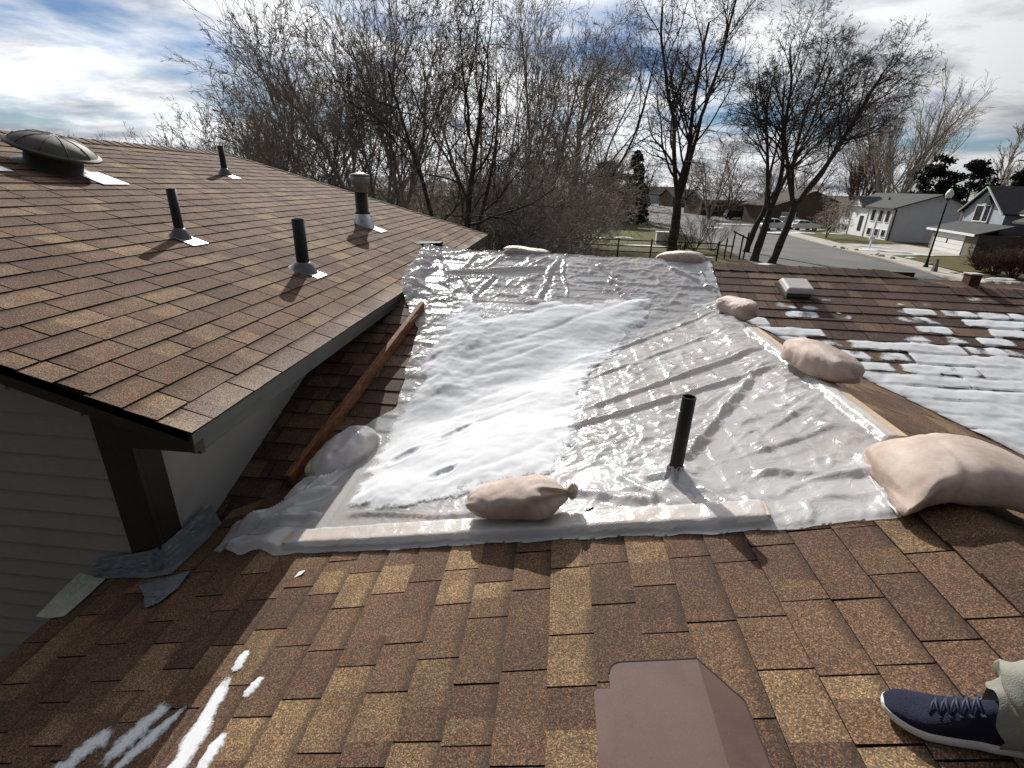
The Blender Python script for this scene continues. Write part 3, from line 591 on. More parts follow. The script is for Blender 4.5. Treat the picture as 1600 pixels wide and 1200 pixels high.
# pale box vent on the cross roof
nT = Vector((0, -1 / 3., 1)).normalized(); dT = Vector((0, -1, -1 / 3.)).normalized()
x, y = 2.25, 4.93; z = zT(y) + .006; c = Vector((x, y, z)); ex = Vector((1, 0, 0))
t = thing('box_vent', 'pale grey box vent on the dark brown roof right of the sheeting', 'roof vent', (x, y, z))
mb = MB(); mb.hexa([c + ex * sx * .11 + dT * sy_ * .10 for sx, sy_ in ((-1, 1), (1, 1), (1, -1), (-1, -1))], [c + nT * .07 + ex * sx * .105 + dT * sy_ * .095 for sx, sy_ in ((-1, 1), (1, 1), (1, -1), (-1, -1))]); mb.build('base', M['bootg'], t)
mb = MB(); mb.hexa([c + nT * .050 + ex * sx * .135 + dT * sy_ * .125 for sx, sy_ in ((-1, 1), (1, 1), (1, -1), (-1, -1))], [c + nT * .098 + ex * sx * .112 + dT * sy_ * .102 for sx, sy_ in ((-1, 1), (1, 1), (1, -1), (-1, -1))]); o = bevel(fix_normals(mb.build('hood', M['whitevent'], t)), .014, 3)
mb = MB(); mb.prism([(-.14, -.16), (.14, -.16), (.14, .13), (-.14, .13)], ex, dT, nT * .003, c + nT * .002); fix_normals(mb.build('flange', M['trim'], t))

# red-brown post at the far right ridge
x, y = 4.01, 5.26; z = zT(5.16) - .03
t = thing('vent_stack', 'square red-brown stack with pale lid at the right ridge', 'roof vent', (x, y, z))
mb = MB(); mb.b2(x - .05, x + .05, y - .05, y + .05, z - .05, z + .155); bevel(mb.build('stack', M['redpost'], t), .004)
mb = MB(); mb.b2(x - .058, x + .058, y - .058, y + .058, z + .155, z + .168); bevel(mb.build('lid', M['whitevent'], t), .003)

# brown slant-back vent in the foreground
nF = Vector((-.25, 0, 1)).normalized(); uF = Vector((1, 0, .25)).normalized()
o0 = Vector((.0, 0, zF(0))) + nF * .006
def fpt(x, y, h): return Vector((x, y, zF(x) + .006)) + nF * h
t = thing('slant_vent', 'brown painted metal slant-back vent at the bottom of the photo', 'roof vent', tuple(fpt(.4, .75, 0)))
mb = MB(); fl = [(.178, .46), (.50, .46), (.50, .985), (.185, .985), (.178, .978)]
n = len(fl); mb.add([fpt(a, b, .006) for a, b in fl] + [fpt(a, b, .010) for a, b in fl], [tuple(range(n))[::-1], tuple(range(n, 2 * n))] + [(i, (i + 1) % n, n + (i + 1) % n, n + i) for i in range(n)]); fix_normals(mb.build('flange', M['brownvent'], t))
hood = []
for k in range(6):
    a = math.pi - (math.pi / 2) * k / 5; hood.append((.228 + .035 + .035 * math.cos(a), .965 + .035 * math.sin(a)))
hood += [(.455, 1.006), (.540, .905), (.552, .64), (.47, .50), (.25, .505), (.228, .53)]
def hh(x): return .088 - .018 * (x - .228) / .23 if x < .46 else .070 - .034 * (x - .455) / .09
n = len(hood)
mb = MB(); mb.add([fpt(a, b, .010) for a, b in hood] + [fpt(a, b, hh(a)) for a, b in hood], [(i, (i + 1) % n, n + (i + 1) % n, n + i) for i in range(n)]); fix_normals(mb.build('hood_side', M['brownvent'], t))
hl = [q for q in hood if q[0] < .46] ; k6 = hood.index((.455, 1.006)); left_p = hood[:k6 + 1] + [(.459, .50)] + [(.25, .505), (.228, .53)]; right_p = [(.455, 1.006), (.540, .905), (.552, .64), (.47, .50), (.459, .50)]
def plate(poly, dx):
    n = len(poly); mb = MB(); mb.add([fpt(a, b, hh(a) + .0005) for a, b in poly] + [fpt(a, b, hh(a) + .0035) for a, b in poly], [tuple(range(n))[::-1], tuple(range(n, 2 * n))] + [(i, (i + 1) % n, n + (i + 1) % n, n + i) for i in range(n)]); return fix_normals(mb.build('hood_panel', M['brownvent'], t))
plate(left_p, 0); plate(right_p, 0)
mb = MB(); mb.tube([fpt(a, b, hh(a) + .002) for a, b in hood[:k6 + 3]], .0032, 6); mb.build('hood_rim', M['trim'], t)

# vent pipe through the sheeting
x, y = .575, 1.958; z = zF(x)
t = thing('vent_pipe', 'tall black vent pipe standing up through the plastic sheeting', 'vent pipe', (x, y, z))
mb = MB(); ring_pipe(mb, (x, y, z), Vector((.012, 0, 1)), .0285, .41, 28, .004); mb.build('pipe', M['abs'], t, True)
o = t.children[0]; o.data.polygons.foreach_set('use_smooth', [False] * len(o.data.polygons)); o.modifiers.new('es', 'EDGE_SPLIT')
mb = MB(); n = 28
for i, (r, h) in enumerate(((.085, .008), (.062, .022), (.045, .038), (.036, .055), (.0315, .075), (.030, .088))):
    for k in range(n):
        a = 2 * math.pi * k / n; rr = r * (1 + .16 * math.sin(5 * a + i * 1.3) + .1 * math.sin(9 * a - i * 2)) if i < 5 else r
        xx = x + rr * math.cos(a); yy = y + rr * math.sin(a); mb.v.append((xx, yy, zF(xx) * .6 + zF(x) * .4 + h + .006 * math.sin(7 * a + i)))
for i in range(5):
    for k in range(n): a = i * n + k; b = i * n + (k + 1) % n; mb.f.append((a, b, b + n, a + n))
mb.build('tape_collar', M['foil'], t, True)

# ------------------------------------------------------------------ sheeting over the valley
BOARD = (-1.20, 1.842, .845, 1.640)     # wrapped board along the lower edge (plan)
RBOARD = (1.475, 3.75, 1.475, 1.98)     # wrapped board along the ridge
CREASE = [(.62, 2.05, 1.24, 2.95, .03, .030), (-.10, 2.52, 1.43, 3.0, .022, .022), (.17, 2.78, 1.42, 3.35, .022, .024), (0, 3.5, 1.42, 4.4, .02, .016), (-.5, 2.9, 1.40, 3.9, .02, .014),
          (.56, 1.98, .80, 1.63, .018, .014), (.0, 5.33, -.16, 4.55, .022, .03), (.40, 5.3, .70, 4.58, .022, .03), (.05, 5.35, .12, 4.6, .012, .02), (1.1, 5.35, 1.50, 4.85, .02, .022), (1.42, 5.35, 1.5, 4.8, .015, .02),
          (-.1, 5.38, -.35, 5.05, .02, .02), (-1.15, 4.95, -.05, 5.15, .03, .03), (-1.25, 5.4, -1.05, 4.8, .018, .025), (-.85, 5.4, -.95, 4.9, .018, .025), (-.55, 5.4, -.75, 5.0, .018, .022), (-.62, 4.95, -.75, 4.5, .02, .02), (-.95, 4.9, -.8, 4.62, .02, .02),
          (1.0, 2.2, 1.45, 2.55, .02, .012), (.8, 1.95, 1.3, 1.80, .025, .016), (.7, 2.0, 1.35, 2.2, .016, .012), (.1, 1.95, .5, 1.80, .02, .018), (.35, 2.05, .55, 1.75, .018, .016), (-1.0, 2.0, -.2, 1.85, .02, .018), (-1.55, 1.93, -1.15, 2.3, .02, .04), (-1.45, 1.95, -1.1, 2.05, .02, .03), (-1.32, 2.2, -1.15, 2.6, .02, .03)]
def surf(X, Y, wr=1.0, tele=1.0):
    zf = np.minimum(zF(X), zG(X)); zt = zT(Y); k = .05
    h = np.clip(.5 + .5 * (zf - zt) / k, 0, 1); base = zt * (1 - h) + zf * h + k * h * (1 - h)      # bridged valley
    base = np.where(X > FR + .03, np.maximum(zG(X), zT(Y)), base)
    onT = smooth(-.03, .05, zt - zf)
    # courses telegraphing through
    ph = ((Y - 1.5) * s3 / exT) % 1.0; base = base + tele * onT * .0055 * (1 - ph)
    ph2 = ((X - FE) * s4 / .143) % 1.0; base = base + (1 - onT) * .0035 * (1 - ph2)
    top = smooth(4.2, 4.6, Y); left = smooth(-.75, -1.1, X) * smooth(3.0, 3.3, Y); right = (1 - onT) * smooth(-.05, .2, X)
    ca = .64; sa = .77; u = X * .93 + Y * .36; v = -X * .36 + Y * .93      # fan direction
    w = np.zeros_like(X)
    w += .0095 * (.3 + 1.2 * top + 1.2 * left) * (ridged(X * 3.2 + .5 * gnoise(X * 2, Y * 2, 3), Y * 5.5, 11) - .4)
    w += .0060 * (.2 + 1.2 * top + 1.2 * left) * ridged(X * 8 + .8 * gnoise(X * 4, Y * 4, 8), Y * 13, 12) * gnoise(X * 1.7, Y * 1.7, 5)
    w += .0105 * right * (ridged(u * 2.4 + .4 * gnoise(X * 3, Y * 3, 4), v * 8.5, 21) - .4)
    cr = ridged(X * 5.5 + 1.3 * gnoise(X * 3, Y * 3, 2), Y * 5.5 + 1.3 * gnoise(X * 3 + 9, Y * 3, 6), 22)
    w += .0150 * (right + .15) * np.clip(cr - .35, 0, 1) ** 1.5
    pat = smooth(-.15, .35, gnoise(X * 1.6 + 4, Y * 1.6, 27))
    w += .0105 * (right * pat + .9 * top + .8 * left + .05) * np.clip(ridged(X * 11 + 1.2 * gnoise(X * 6, Y * 6, 1), Y * 12 + 1.2 * gnoise(X * 6, Y * 6 + 5, 9), 23) - .3, 0, 1) ** 1.5
    w += .0032 * (right * pat + top + left) * gnoise(X * 24, Y * 26, 24)
    w += .006 * gnoise(X * 1.3, Y * 1.3, 25)
    for x0, y0, x1, y1, ww, hh_ in CREASE:
        ddx = .03 * gnoise(X * 3.1 + x0 * 9, Y * 3.1, 31); d, t, s = segd(X + ddx, Y + ddx * .6, x0, y0, x1, y1); ends = smooth(-.02, .12, t) * smooth(1.02, .85, t)
        prof = np.where(s > 0, np.exp(-np.abs(s) / (ww * .55)), np.exp(-np.abs(s) / (ww * 1.5))) - .35 * np.exp(-((np.abs(s) - 2.1 * ww) / ww) ** 2)
        w += hh_ * 1.15 * ends * prof * (d < .3)
    flut = smooth(-1.15, -1.35, X) * smooth(2.9, 2.5, Y)
    w += flut * (.03 + .035 * ridged(X * 4 + Y * 3, Y * 4.5 - X * 2, 41))
    lift = smooth(-1.22, -1.42, X) * smooth(4.2, 4.6, Y); w += lift * (.03 + .03 * ridged(X * 7, Y * 9, 43)); 
    z = base + .011 + w * wr
    z = base + .0150 + np.where(w * wr > -.002, w * wr, -.002 - .15 * np.clip(-w * wr - .002, 0, .02))
    z = z + .018 * smooth(.25, .15, np.abs(X - FR)) * (Y < 4.6)
    # draped over the wrapped boards
    for (x0, y0, x1, y1), half, hb in ((BOARD, .046, .052), (RBOARD, .05, .062)):
        d, t, s = segd(X, Y, x0, y0, x1, y1); al = smooth(-.012, .012, t) * smooth(1.012, .988, t)
        z = np.maximum(z, base + al * (hb * smooth(half + .05, half - .004, d) + .004 * gnoise(X * 16, Y * 16, 51)) - (1 - al) * .0)
    bu = ((X + 1.25) * .53 + (Y - 2.62) * .85) / .24; bv = (-(X + 1.25) * .85 + (Y - 2.62) * .53) / .135; z = np.maximum(z, base + .015 + .135 * np.sqrt(np.clip(1.12 - bu ** 2 - bv ** 2, 0, 1)) * (1 + .12 * gnoise(X * 14, Y * 14, 77)))
    r = np.hypot(X - .575, Y - 1.958); z = z + .055 * np.exp(-r / .05) * (1 + .3 * np.sin(5 * np.arctan2(Y - 1.958, X - .575)))
    z = np.where(X < -1.40, np.maximum(z, zL(X) + .02 + .01 * gnoise(X * 12, Y * 12, 61) - 9 * (Y < 4.62)), z)
    return z
gx = np.arange(-1.68, 1.66, .0105); gy = np.arange(1.5, 5.5, .0105); X, Y = np.meshgrid(gx, gy)
fD = lambda X, Y: sdf(TARP, X, Y) + .012 * gnoise(X * 7, Y * 7, 71) + .005 * gnoise(X * 18, Y * 18, 72)
D = fD(X, Y); X, Y, keep = snap(X, Y, D, .0105, fD); D = np.maximum(D, 0)
Z = surf(X, Y)
# loose lower rim hangs to the roof past the board
rim = smooth(.03, .0, D) * (Y < 2.2); Z = Z - rim * np.minimum(.03, Z - zroof(X, Y) - .012)
o = grid_mesh('plastic_sheeting', X, Y, Z, keep, M['film']); tag(o, 'large crumpled clear plastic sheeting weighted down over the roof valley', 'plastic sheet')

# snow lying on the sheeting
SNOW = [(-.80, 4.60), (-.72, 4.52), (-.558, 4.285), (-.345, 4.376), (-.076, 4.60), (.326, 4.59), (.64, 4.72), (1.0, 4.74), (.88, 4.388), (.80, 4.163), (.567, 3.786), (.346, 3.384), (.271, 3.042), (.21, 2.527), (.16, 2.261), (.10, 2.05), (-.149, 2.05), (-.332, 2.01), (-.608, 1.96), (-.88, 1.95), (-1.05, 2.06), (-1.085, 2.455), (-1.10, 2.849), (-1.07, 3.027), (-1.03, 3.357), (-1.05, 3.652), (-1.02, 3.82), (-.99, 4.285), (-.915, 4.34), (-.86, 4.5)]
gx = np.arange(-1.2, 1.12, .0115); gy = np.arange(1.9, 4.85, .0115); X, Y = np.meshgrid(gx, gy)
D = sdf(SNOW, X, Y) + .030 * gnoise(X * 5, Y * 5, 81) + .018 * gnoise(X * 13, Y * 13, 82) + .008 * gnoise(X * 34, Y * 34, 83)
X, Y, keep = snap(X, Y, D, .0115)
thick = .032 * smooth(0, .22, D) + .008 * smooth(0, .03, D)
lump = smooth(-.2, -.85, X) * smooth(2.9, 3.3, Y)
thick = thick * (1 + .45 * gnoise(X * 2.3, Y * 2.3, 84)) + smooth(0, .1, D) * (.016 * lump * fbm(X * 4.5, Y * 4.5, 85, 4) + .007 * fbm(X * 3, Y * 4, 86, 3) + .0012 * fbm(X * 25, Y * 25, 87, 3))
# shallow slide streaks following the folds below
u = X * .88 + Y * .47; v = -X * .47 + Y * .88; thick = thick - smooth(.02, .1, D) * .0055 * smooth(.5, 1.0, ridged(u * .8, v * 4.6, 88)) * smooth(-.9, -.3, X)
FOOT = np.zeros_like(X)
for fx, fy, an, ln, wd in ((-.56, 2.73, .80, .105, .034), (-.82, 2.50, .85, .10, .042), (-.54, 2.25, .5, .075, .034)):
    du = (X - fx) * math.cos(an) + (Y - fy) * math.sin(an); dv = -(X - fx) * math.sin(an) + (Y - fy) * math.cos(an); e = np.hypot(du / ln, dv / wd) + .15 * gnoise(X * 20, Y * 20, 90)
    FOOT = np.maximum(FOOT, smooth(.95, .5, e) * smooth(-.2, .25, gnoise(X * 26, Y * 26, 93)))
    thick = thick + smooth(1.15, .6, e) * (.007 * gnoise(X * 38, Y * 38, 96) + .006 * ridged(X * 17, Y * 17, 97))
    thick = thick * (1 - .50 * smooth(1.25, .35, e)) + .006 * np.exp(-((e - 1.2) / .18) ** 2)
Z = surf(X, Y, .22, .2) + thick - .004
o = grid_mesh('snow', X, Y, Z, keep, M['snow'], None, 1.0 - smooth(-.01, .17, D + .05 * gnoise(X * 9, Y * 9, 95)) * 1.0); tag(o, 'melting white snow lying on the plastic sheeting with footprints', 'snow', kind='stuff')

# boards
zb = zF(BOARD[0]); 
def board(name, a, b, w, h, m, label, up):
    mb = MB(); mb.beam(a, b, w, h, up); o = bevel(mb.build(name, m), .004); tag(o, label, 'board'); return o
board('wood_board', (BOARD[0], BOARD[1], zF(BOARD[0]) + .028), (BOARD[2], BOARD[3], zF(BOARD[2]) + .028), .088, .038, M['woodpale'], 'pale wooden board rolled in the lower edge of the sheeting', nF)
board('wood_board', (1.475, 3.73, zF(FR) + .040), (1.475, 2.0, zF(FR) + .040), .07, .036, M['woodpale'], 'wooden board wrapped in plastic along the ridge between sandbags', (0, 0, 1))
def rz(x, y): return float(zroof(np.array(x), np.array(y)))
a = Vector((-1.17, 4.30, rz(-1.17, 4.30) + .05)); b = Vector((-1.50, 2.40, rz(-1.5, 2.4) + .05))
board('wood_board', a, b, .04, .088, M['wood'], 'long brown wooden board lying on edge in the shade left of the snow', nT)
mb = MB(); mb.beam(a.lerp(b, .09) + Vector((.024, 0, .02)), a.lerp(b, .16) + Vector((.022, 0, .035)), .008, .012); tag(mb.build('wood_splinter', M['woodpale']), 'pale split wood splinter on the brown board near its upper end', 'splinter')

# sandbags
def sandbag(c, d, L, Wd, Hh, label, tied=None, seam=None, seed=0, bend=(0, 0), up=None):
    """c base centre, d direction, lying on the plane with normal up"""
    rg = random.Random(seed); up = Vector(up or (0, 0, 1)).normalized(); d = Vector(d); d = (d - up * d.dot(up)).normalized(); sdv = up.cross(d); c = Vector(c)
    nu, nv = 54, 36; vs = []; fs = []
    for i in range(nu):
        t = i / (nu - 1) * 2 - 1; 
        if tied == 'end' and t > .55: e = (1 - ((t - .55) / .45)) ** .8; prof = max(.12, e * .9 + .1) * .96
        elif seam == 'start' and t < -.5: prof = 1.0
        else: prof = max(1 - abs(t) ** 3.4, 0) ** .42
        flat = 1.0
        if seam == 'start': flat = math.sqrt(max(0, 1 - ((min(t, -.35) + .35) / .68) ** 2)); 
        if seam == 'start' and t < -.0: prof = max(prof, .95) * (1 + .16 * smooth(-.62, -1, t) - .05 * smooth(-.2, -.55, t) * smooth(-.9, -.6, t))
        if prof < .03: prof = .03
        for k in range(nv):
            a = 2 * math.pi * k / nv; ca, sa = math.cos(a), math.sin(a); w = Wd / 2 * prof * math.copysign(abs(ca) ** .8, ca); h = Hh / 2 * (prof ** .9) * max(flat, .06) * math.copysign(abs(sa) ** (.9 if sa > 0 else .55), sa)
            wr = .006 * float(gnoise(np.array(t * 1.6 + seed), np.array(ca * 1.2), seed)) + .0035 * float(gnoise(np.array(t * 4 + seed), np.array(ca * 4), seed + 3)) + .005 * smooth(.35, .95, abs(t)) * float(ridged(np.array(t * 2 + seed), np.array(a * 2.6), seed + 9)) + .0016 * float(gnoise(np.array(t * 13 + seed), np.array(sa * 6 + ca * 3), seed + 5))
            if tied == 'end' and t > .1: wr += .0125 * smooth(.25, .85, t) * math.sin(a * 10 + 2.0 * math.sin(a * 2 + seed)) * prof
            if seam == 'start' and t < -.55: wr += .006 * math.sin(ca * 22) * smooth(-.55, -1, t)
            sag = -.012 * math.sin(t * 2.4 + seed)
            r = 1 + wr / max(Wd * .4 * prof, .02); base = Hh / 2 * .86
            hz = h * r * (1.0 if sa > 0 else .86)
            if seam == 'start': base = Hh / 2 * (.86 * flat + .12 * (1 - flat))
            P = c + d * (t * L / 2 + .01 * math.sin(a * 3 + seed)) + sdv * (w * r + .02 * math.sin(t * 2 + seed)) + up * (base + hz + sag * (sa > 0) - (bend[0] if t < 0 else bend[1]) * abs(t) ** 1.7)
            vs.append(tuple(P))
        if i:
            for k in range(nv): p = (i - 1) * nv + k; q = (i - 1) * nv + (k + 1) % nv; fs.append((p, q, q + nv, p + nv))
    fs.append(tuple(range(nv))[::-1]); fs.append(tuple((nu - 1) * nv + k for k in range(nv)))
    t_ = thing('sandbag', label, 'sandbag', tuple(c), 'sandbags holding down the sheeting')
    o = link_mesh('bag', vs, fs, M['bag'], t_, True); m = o.modifiers.new('s', 'SUBSURF'); m.levels = 1; m.render_levels = 1
    if tied == 'end':
        mb = MB(); n = 22; e = c + d * (L / 2 - .012) + up * (Hh * .43)
        for i in range(7):
            f = i / 6; rr = (.022, .019, .026, .034, .037, .030, .012)[i] * Wd / .22
            for k in range(n):
                a = 2 * math.pi * k / n; q = rr * (1 + .22 * math.sin(a * 6 + i) * (i > 1)); mb.v.append(tuple(e + d * (f * .062) + (sdv * math.cos(a) + up * math.sin(a)) * q + up * .012 * f))
        for i in range(6):
            for k in range(n): p = i * n + k; q = i * n + (k + 1) % n; mb.f.append((p, q, q + n, p + n))
        mb.f.append(tuple(6 * n + k for k in range(n))); mb.build('tied_neck', M['bag'], t_, True)
        mb = MB(); mb.tube([e + d * .010 + (sdv * math.cos(a) + up * math.sin(a)) * .0235 * Wd / .22 for a in [2 * math.pi * i / 14 for i in range(15)]], .0035, 6); mb.tube([e + d * .01 + up * .02, e + d * .02 + up * .045 + sdv * .01, e + d * .012 + up * .06 + sdv * .0], .0025, 5); mb.build('tie_string', M['string'], t_, True)
    if seam == 'start':
        mb = MB(); p0 = c - d * L / 2 * 1.0 - sdv * Wd / 2 * 1.12 + up * (.012 - bend[0]); p1 = c - d * L / 2 * 1.0 + sdv * Wd / 2 * 1.12 + up * (.012 - bend[0])
        mb.tube([p0.lerp(p1, i / 12) + up * .004 * math.sin(i * 2.1) - d * .004 for i in range(13)], .0045, 6); mb.build('stitched_seam', M['string'], t_, True)
    return t_
sandbag((-.095, 1.80, zF(-.095) + .055), (1, -.03, .25), .44, .20, .155, 'plump pale sandbag with tied neck lying on the front board', tied='end', seed=3, up=nF)
sandbag((1.55, 1.69, zF(FR) + .005), (1, -.16, 0), .60, .37, .19, 'largest sandbag, stitched end towards the sheeting, at the right edge', seam='start', seed=7, bend=(.055, .10), up=(.04, 0, 1))
sandbag((1.50, 2.80, zF(FR) + .045), (.30, -1, 0), .50, .24, .17, 'full sandbag on the middle of the ridge board beside the snowy roof', seed=11, up=(.05, 0, 1))
sandbag((1.52, 4.27, rz(1.52, 4.27) + .03), (.62, -.8, -.1), .36, .24, .17, 'small round sandbag at the upper end of the ridge', seed=15, up=(0, -.1, 1))
sandbag((-.335, 5.52, zT(TY) - .035), (1, 0, 0), .50, .2, .125, 'sandbag behind the top edge of the sheeting, left of the two there', seed=19)
sandbag((1.30, 5.54, zT(TY) - .045), (1, -.03, 0), .50, .24, .155, 'sandbag behind the top edge of the sheeting, right of the two there', tied=None, seed=23)
sandbag((-1.27, 2.60, rz(-1.27, 2.60) + .01), (.5, .8, .2), .42, .19, .12, 'shaded sandbag under plastic beside the lower end of the brown board', seed=27, up=nT)
# white cable clamp beside the front bag
mb = MB(); mb.tube([(.165, 1.735, zF(.165) + .035), (.19, 1.75, zF(.19) + .05), (.215, 1.765, zF(.215) + .052)], .006, 6); tag(mb.build('strap_end', M['abs']), 'short black strap end beside the neck of the front sandbag', 'strap')

# ------------------------------------------------------------------ snow on the right roof and in the shade
gx = np.arange(1.5, 5.4, .014); gy = np.arange(2.2, 5.0, .014); X, Y = np.meshgrid(gx, gy)
row = np.floor((Y - 1.5) * s3 / exT); fr = ((Y - 1.5) * s3 / exT) - row
colw = .30; off = (row * .42 * colw) % colw; colI = np.floor((X + off) / colw); fc = (X + off) / colw - colI
hsh = np.modf(np.abs(np.sin(row * 12.9898 + colI * 78.233) * 43758.5453))[0]
low = 4.50 + .13 * smooth(2.9, 2.1, X) + .08 * np.sin(X * 2.1) + .12 * smooth(2.6, 3.6, X)           # upper limit of the snow field
m_ = (low + .10 - Y) / .80 + 1.0 * (hsh - .48) + .45 * fbm(X * 2.2, Y * 2.2, 101, 3) + .28 * gnoise(X * 8, Y * 8, 102)
# melted hollows under each butt
cellE = np.minimum(np.minimum(fc, 1 - fc) * colw / .05, 1) ; cellR = np.minimum(np.minimum(fr, 1.02 - fr) * exT / .028, 1)
cov_ = m_ * 1.0 - ((1 - np.clip(cellE, 0, 1)) * .32 + (1 - np.clip(cellR, 0, 1)) * .45) * smooth(1.7, .5, m_)
for qx, qy, qr in ((3.13, 4.79, .05), (3.14, 4.68, .09), (3.2, 4.58, .10), (3.28, 4.47, .12), (3.68, 4.67, .08), (3.78, 4.52, .11), (2.52, 4.62, .035)):
    cov_ = np.maximum(cov_, .55 - np.hypot((X - qx) * .75, (Y - qy) * 1.2) / qr * .5 + .2 * gnoise(X * 14, Y * 14, 103) - (1 - np.clip(cellR, 0, 1)) * .25)
vd = Y - (4.61 - (X - FR))             # distance above the valley
X, Y, kp = snap(X, Y, np.minimum(cov_ - .05, (vd - .015) * 8), .014)
thk = .007 * smooth(0.0, 1.3, cov_) * smooth(-.02, .07, vd) + .002 * smooth(0, .3, cov_) * (1 + fbm(X * 14, Y * 14, 104, 3)) + .006 * smooth(.3, 1, cov_) * fbm(X * 3.3, Y * 4.1, 105, 4) - .004 * smooth(.6, 1, fr) * smooth(2.2, .5, cov_)
Z = zT(Y) + .006 * (1 - fr) * smooth(1.6, .3, cov_) + .003 + thk + .0015
o = grid_mesh('snow', X, Y, Z, kp, M['snow'], None, 1.0 - smooth(0, .75, cov_)); tag(o, 'patchy melting snow field on the dark brown roof at right', 'snow', kind='stuff')
def snow_strip(pts, w, label, seed):
    mb = MB(); n = 24; P = [Vector((x, y, zF(x) + .006)) for x, y in pts]; m = 9; rows = []
    for i in range(n):
        f = i / (n - 1) * (len(P) - 1); k = min(int(f), len(P) - 2); p = P[k].lerp(P[k + 1], f - k); d = (P[k + 1] - P[k]).normalized(); s_ = nF.cross(d)
        ww = w * (math.sin(math.pi * min(max(i / (n - 1), .03), .97)) ** .35) * (1 + .30 * float(gnoise(np.array(i * .33), np.array(seed + .5), seed)))
        for j in range(m):
            q = j / (m - 1) * 2 - 1; h = .006 * (1 - q * q) * (1 + .4 * float(gnoise(np.array(i * .8), np.array(j * .7), seed + 2))) * math.sin(math.pi * min(max(i / (n - 1), .02), .98)) ** .5
            v = p + s_ * (q * ww / 2 + .12 * ww * float(gnoise(np.array(i * .3), np.array(9.), seed + 5))) + nF * (h + .001); mb.v.append(tuple(v))
    for i in range(n - 1):
        for j in range(m - 1): a = i * m + j; mb.f.append((a, a + 1, a + m + 1, a + m))
    o = mb.build('snow_strip', M['snow'], None, True); o.data.attributes.new('thin', 'FLOAT', 'POINT').data.foreach_set('value', [max(abs(j / (m - 1) * 2 - 1) ** 1.6, abs(i / (n - 1) * 2 - 1) ** 5) * .74 + (.30 if 'dim' in label else .08) for i in range(n) for j in range(m)]); tag(o, label, 'snow', 'snow strips left on the front roof')
snow_strip([(-1.03, 1.23), (-1.02, 1.14)], .05, 'short snow sliver at the upper end of the sunlit shadow edge', 1)
snow_strip([(-1.03, 1.13), (-1.0, .87), (-.99, .70)], .085, 'long bright snow strip along the shadow edge at bottom left', 2)
snow_strip([(-.90, 1.115), (-.92, 1.04)], .045, 'thin snow streak in the sun right of the long snow strip', 3)
snow_strip([(-.912, .93), (-.918, .80)], .06, 'short snow streak in the sun at the bottom edge', 4)
snow_strip([(-1.19, 1.05), (-1.27, .84)], .11, 'dim snow strip in shade, next left of the long bright one', 5)
snow_strip([(-1.11, 1.03), (-1.22, .80)], .07, 'narrow dim snow strip in shade between two wider ones', 6)
snow_strip([(-1.33, .97), (-1.42, .80)], .12, 'dim snow patch in shade, leftmost at the bottom edge', 7)
mb = MB(); P = Vector((-1.04, 1.59, zF(-1.04) + .009)); mb.add([P, P + Vector((.03, .012, .012)), P + Vector((.035, .035, .016)), P + Vector((.008, .03, .006))], [(0, 1, 2, 3)]); mb.add([P - nF * .003, P + Vector((.03, .012, .009)), P + Vector((.035, .035, .013)), P + Vector((.008, .03, .003))], [(3, 2, 1, 0)]); tag(mb.build('paper_scrap', M['paper']), 'tiny white scrap on the shingles at the shadow edge', 'scrap')

# flashing tape at the wall corner
def crumple(name, pts_rows, m, label, cat, seed, amp=.006, sub=10):
    R = len(pts_rows); C = len(pts_rows[0]); vs = []; fs = []
    for i in range((R - 1) * sub + 1):
        f = i / sub; r = min(int(f), R - 2); tr = f - r
        for j in range((C - 1) * sub + 1):
            g = j / sub; c = min(int(g), C - 2); tcn = g - c
            p = (Vector(pts_rows[r][c]) * (1 - tr) + Vector(pts_rows[r + 1][c]) * tr) * (1 - tcn) + (Vector(pts_rows[r][c + 1]) * (1 - tr) + Vector(pts_rows[r + 1][c + 1]) * tr) * tcn
            k = amp * float(fbm(np.array(i * .45 + seed), np.array(j * .45), seed, 3)); vs.append((p.x + k * .4, p.y - k, p.z + k * .7))
    n = (C - 1) * sub + 1
    for i in range((R - 1) * sub):
        for j in range(n - 1): a = i * n + j; fs.append((a, a + 1, a + n + 1, a + n))
    o = link_mesh(name, vs, fs, m, None, False); o.modifiers.new('t', 'SOLIDIFY').thickness = .002; tag(o, label, cat); return o
e = .012
crumple('flashing_tape', [[(-2.20, 1.775, zF(-2.2) + .10), (-2.03, 1.772, zF(-2.03) + .11), (-1.86, 1.768, zF(-1.86) + .12), (-1.805, 1.80, zF(-1.8) + .13), (-1.80, 1.95, zF(-1.8) + .13), (-1.80, 2.12, zF(-1.8) + .14)],
                          [(-2.20, 1.760, zF(-2.2) + e), (-2.03, 1.755, zF(-2.03) + e), (-1.85, 1.74, zF(-1.85) + e), (-1.77, 1.76, zF(-1.77) + e), (-1.76, 1.95, zF(-1.76) + e), (-1.76, 2.12, zF(-1.76) + e)],
                          [(-2.18, 1.735, zF(-2.18) + e), (-2.0, 1.725, zF(-2.) + e), (-1.84, 1.70, zF(-1.84) + e), (-1.73, 1.71, zF(-1.73) + e), (-1.72, 1.93, zF(-1.72) + e), (-1.735, 2.10, zF(-1.735) + e)]], M['tape'], 'crumpled blue-grey flashing tape wrapped round the shaded wall corner base', 'tape', 3, .0035)
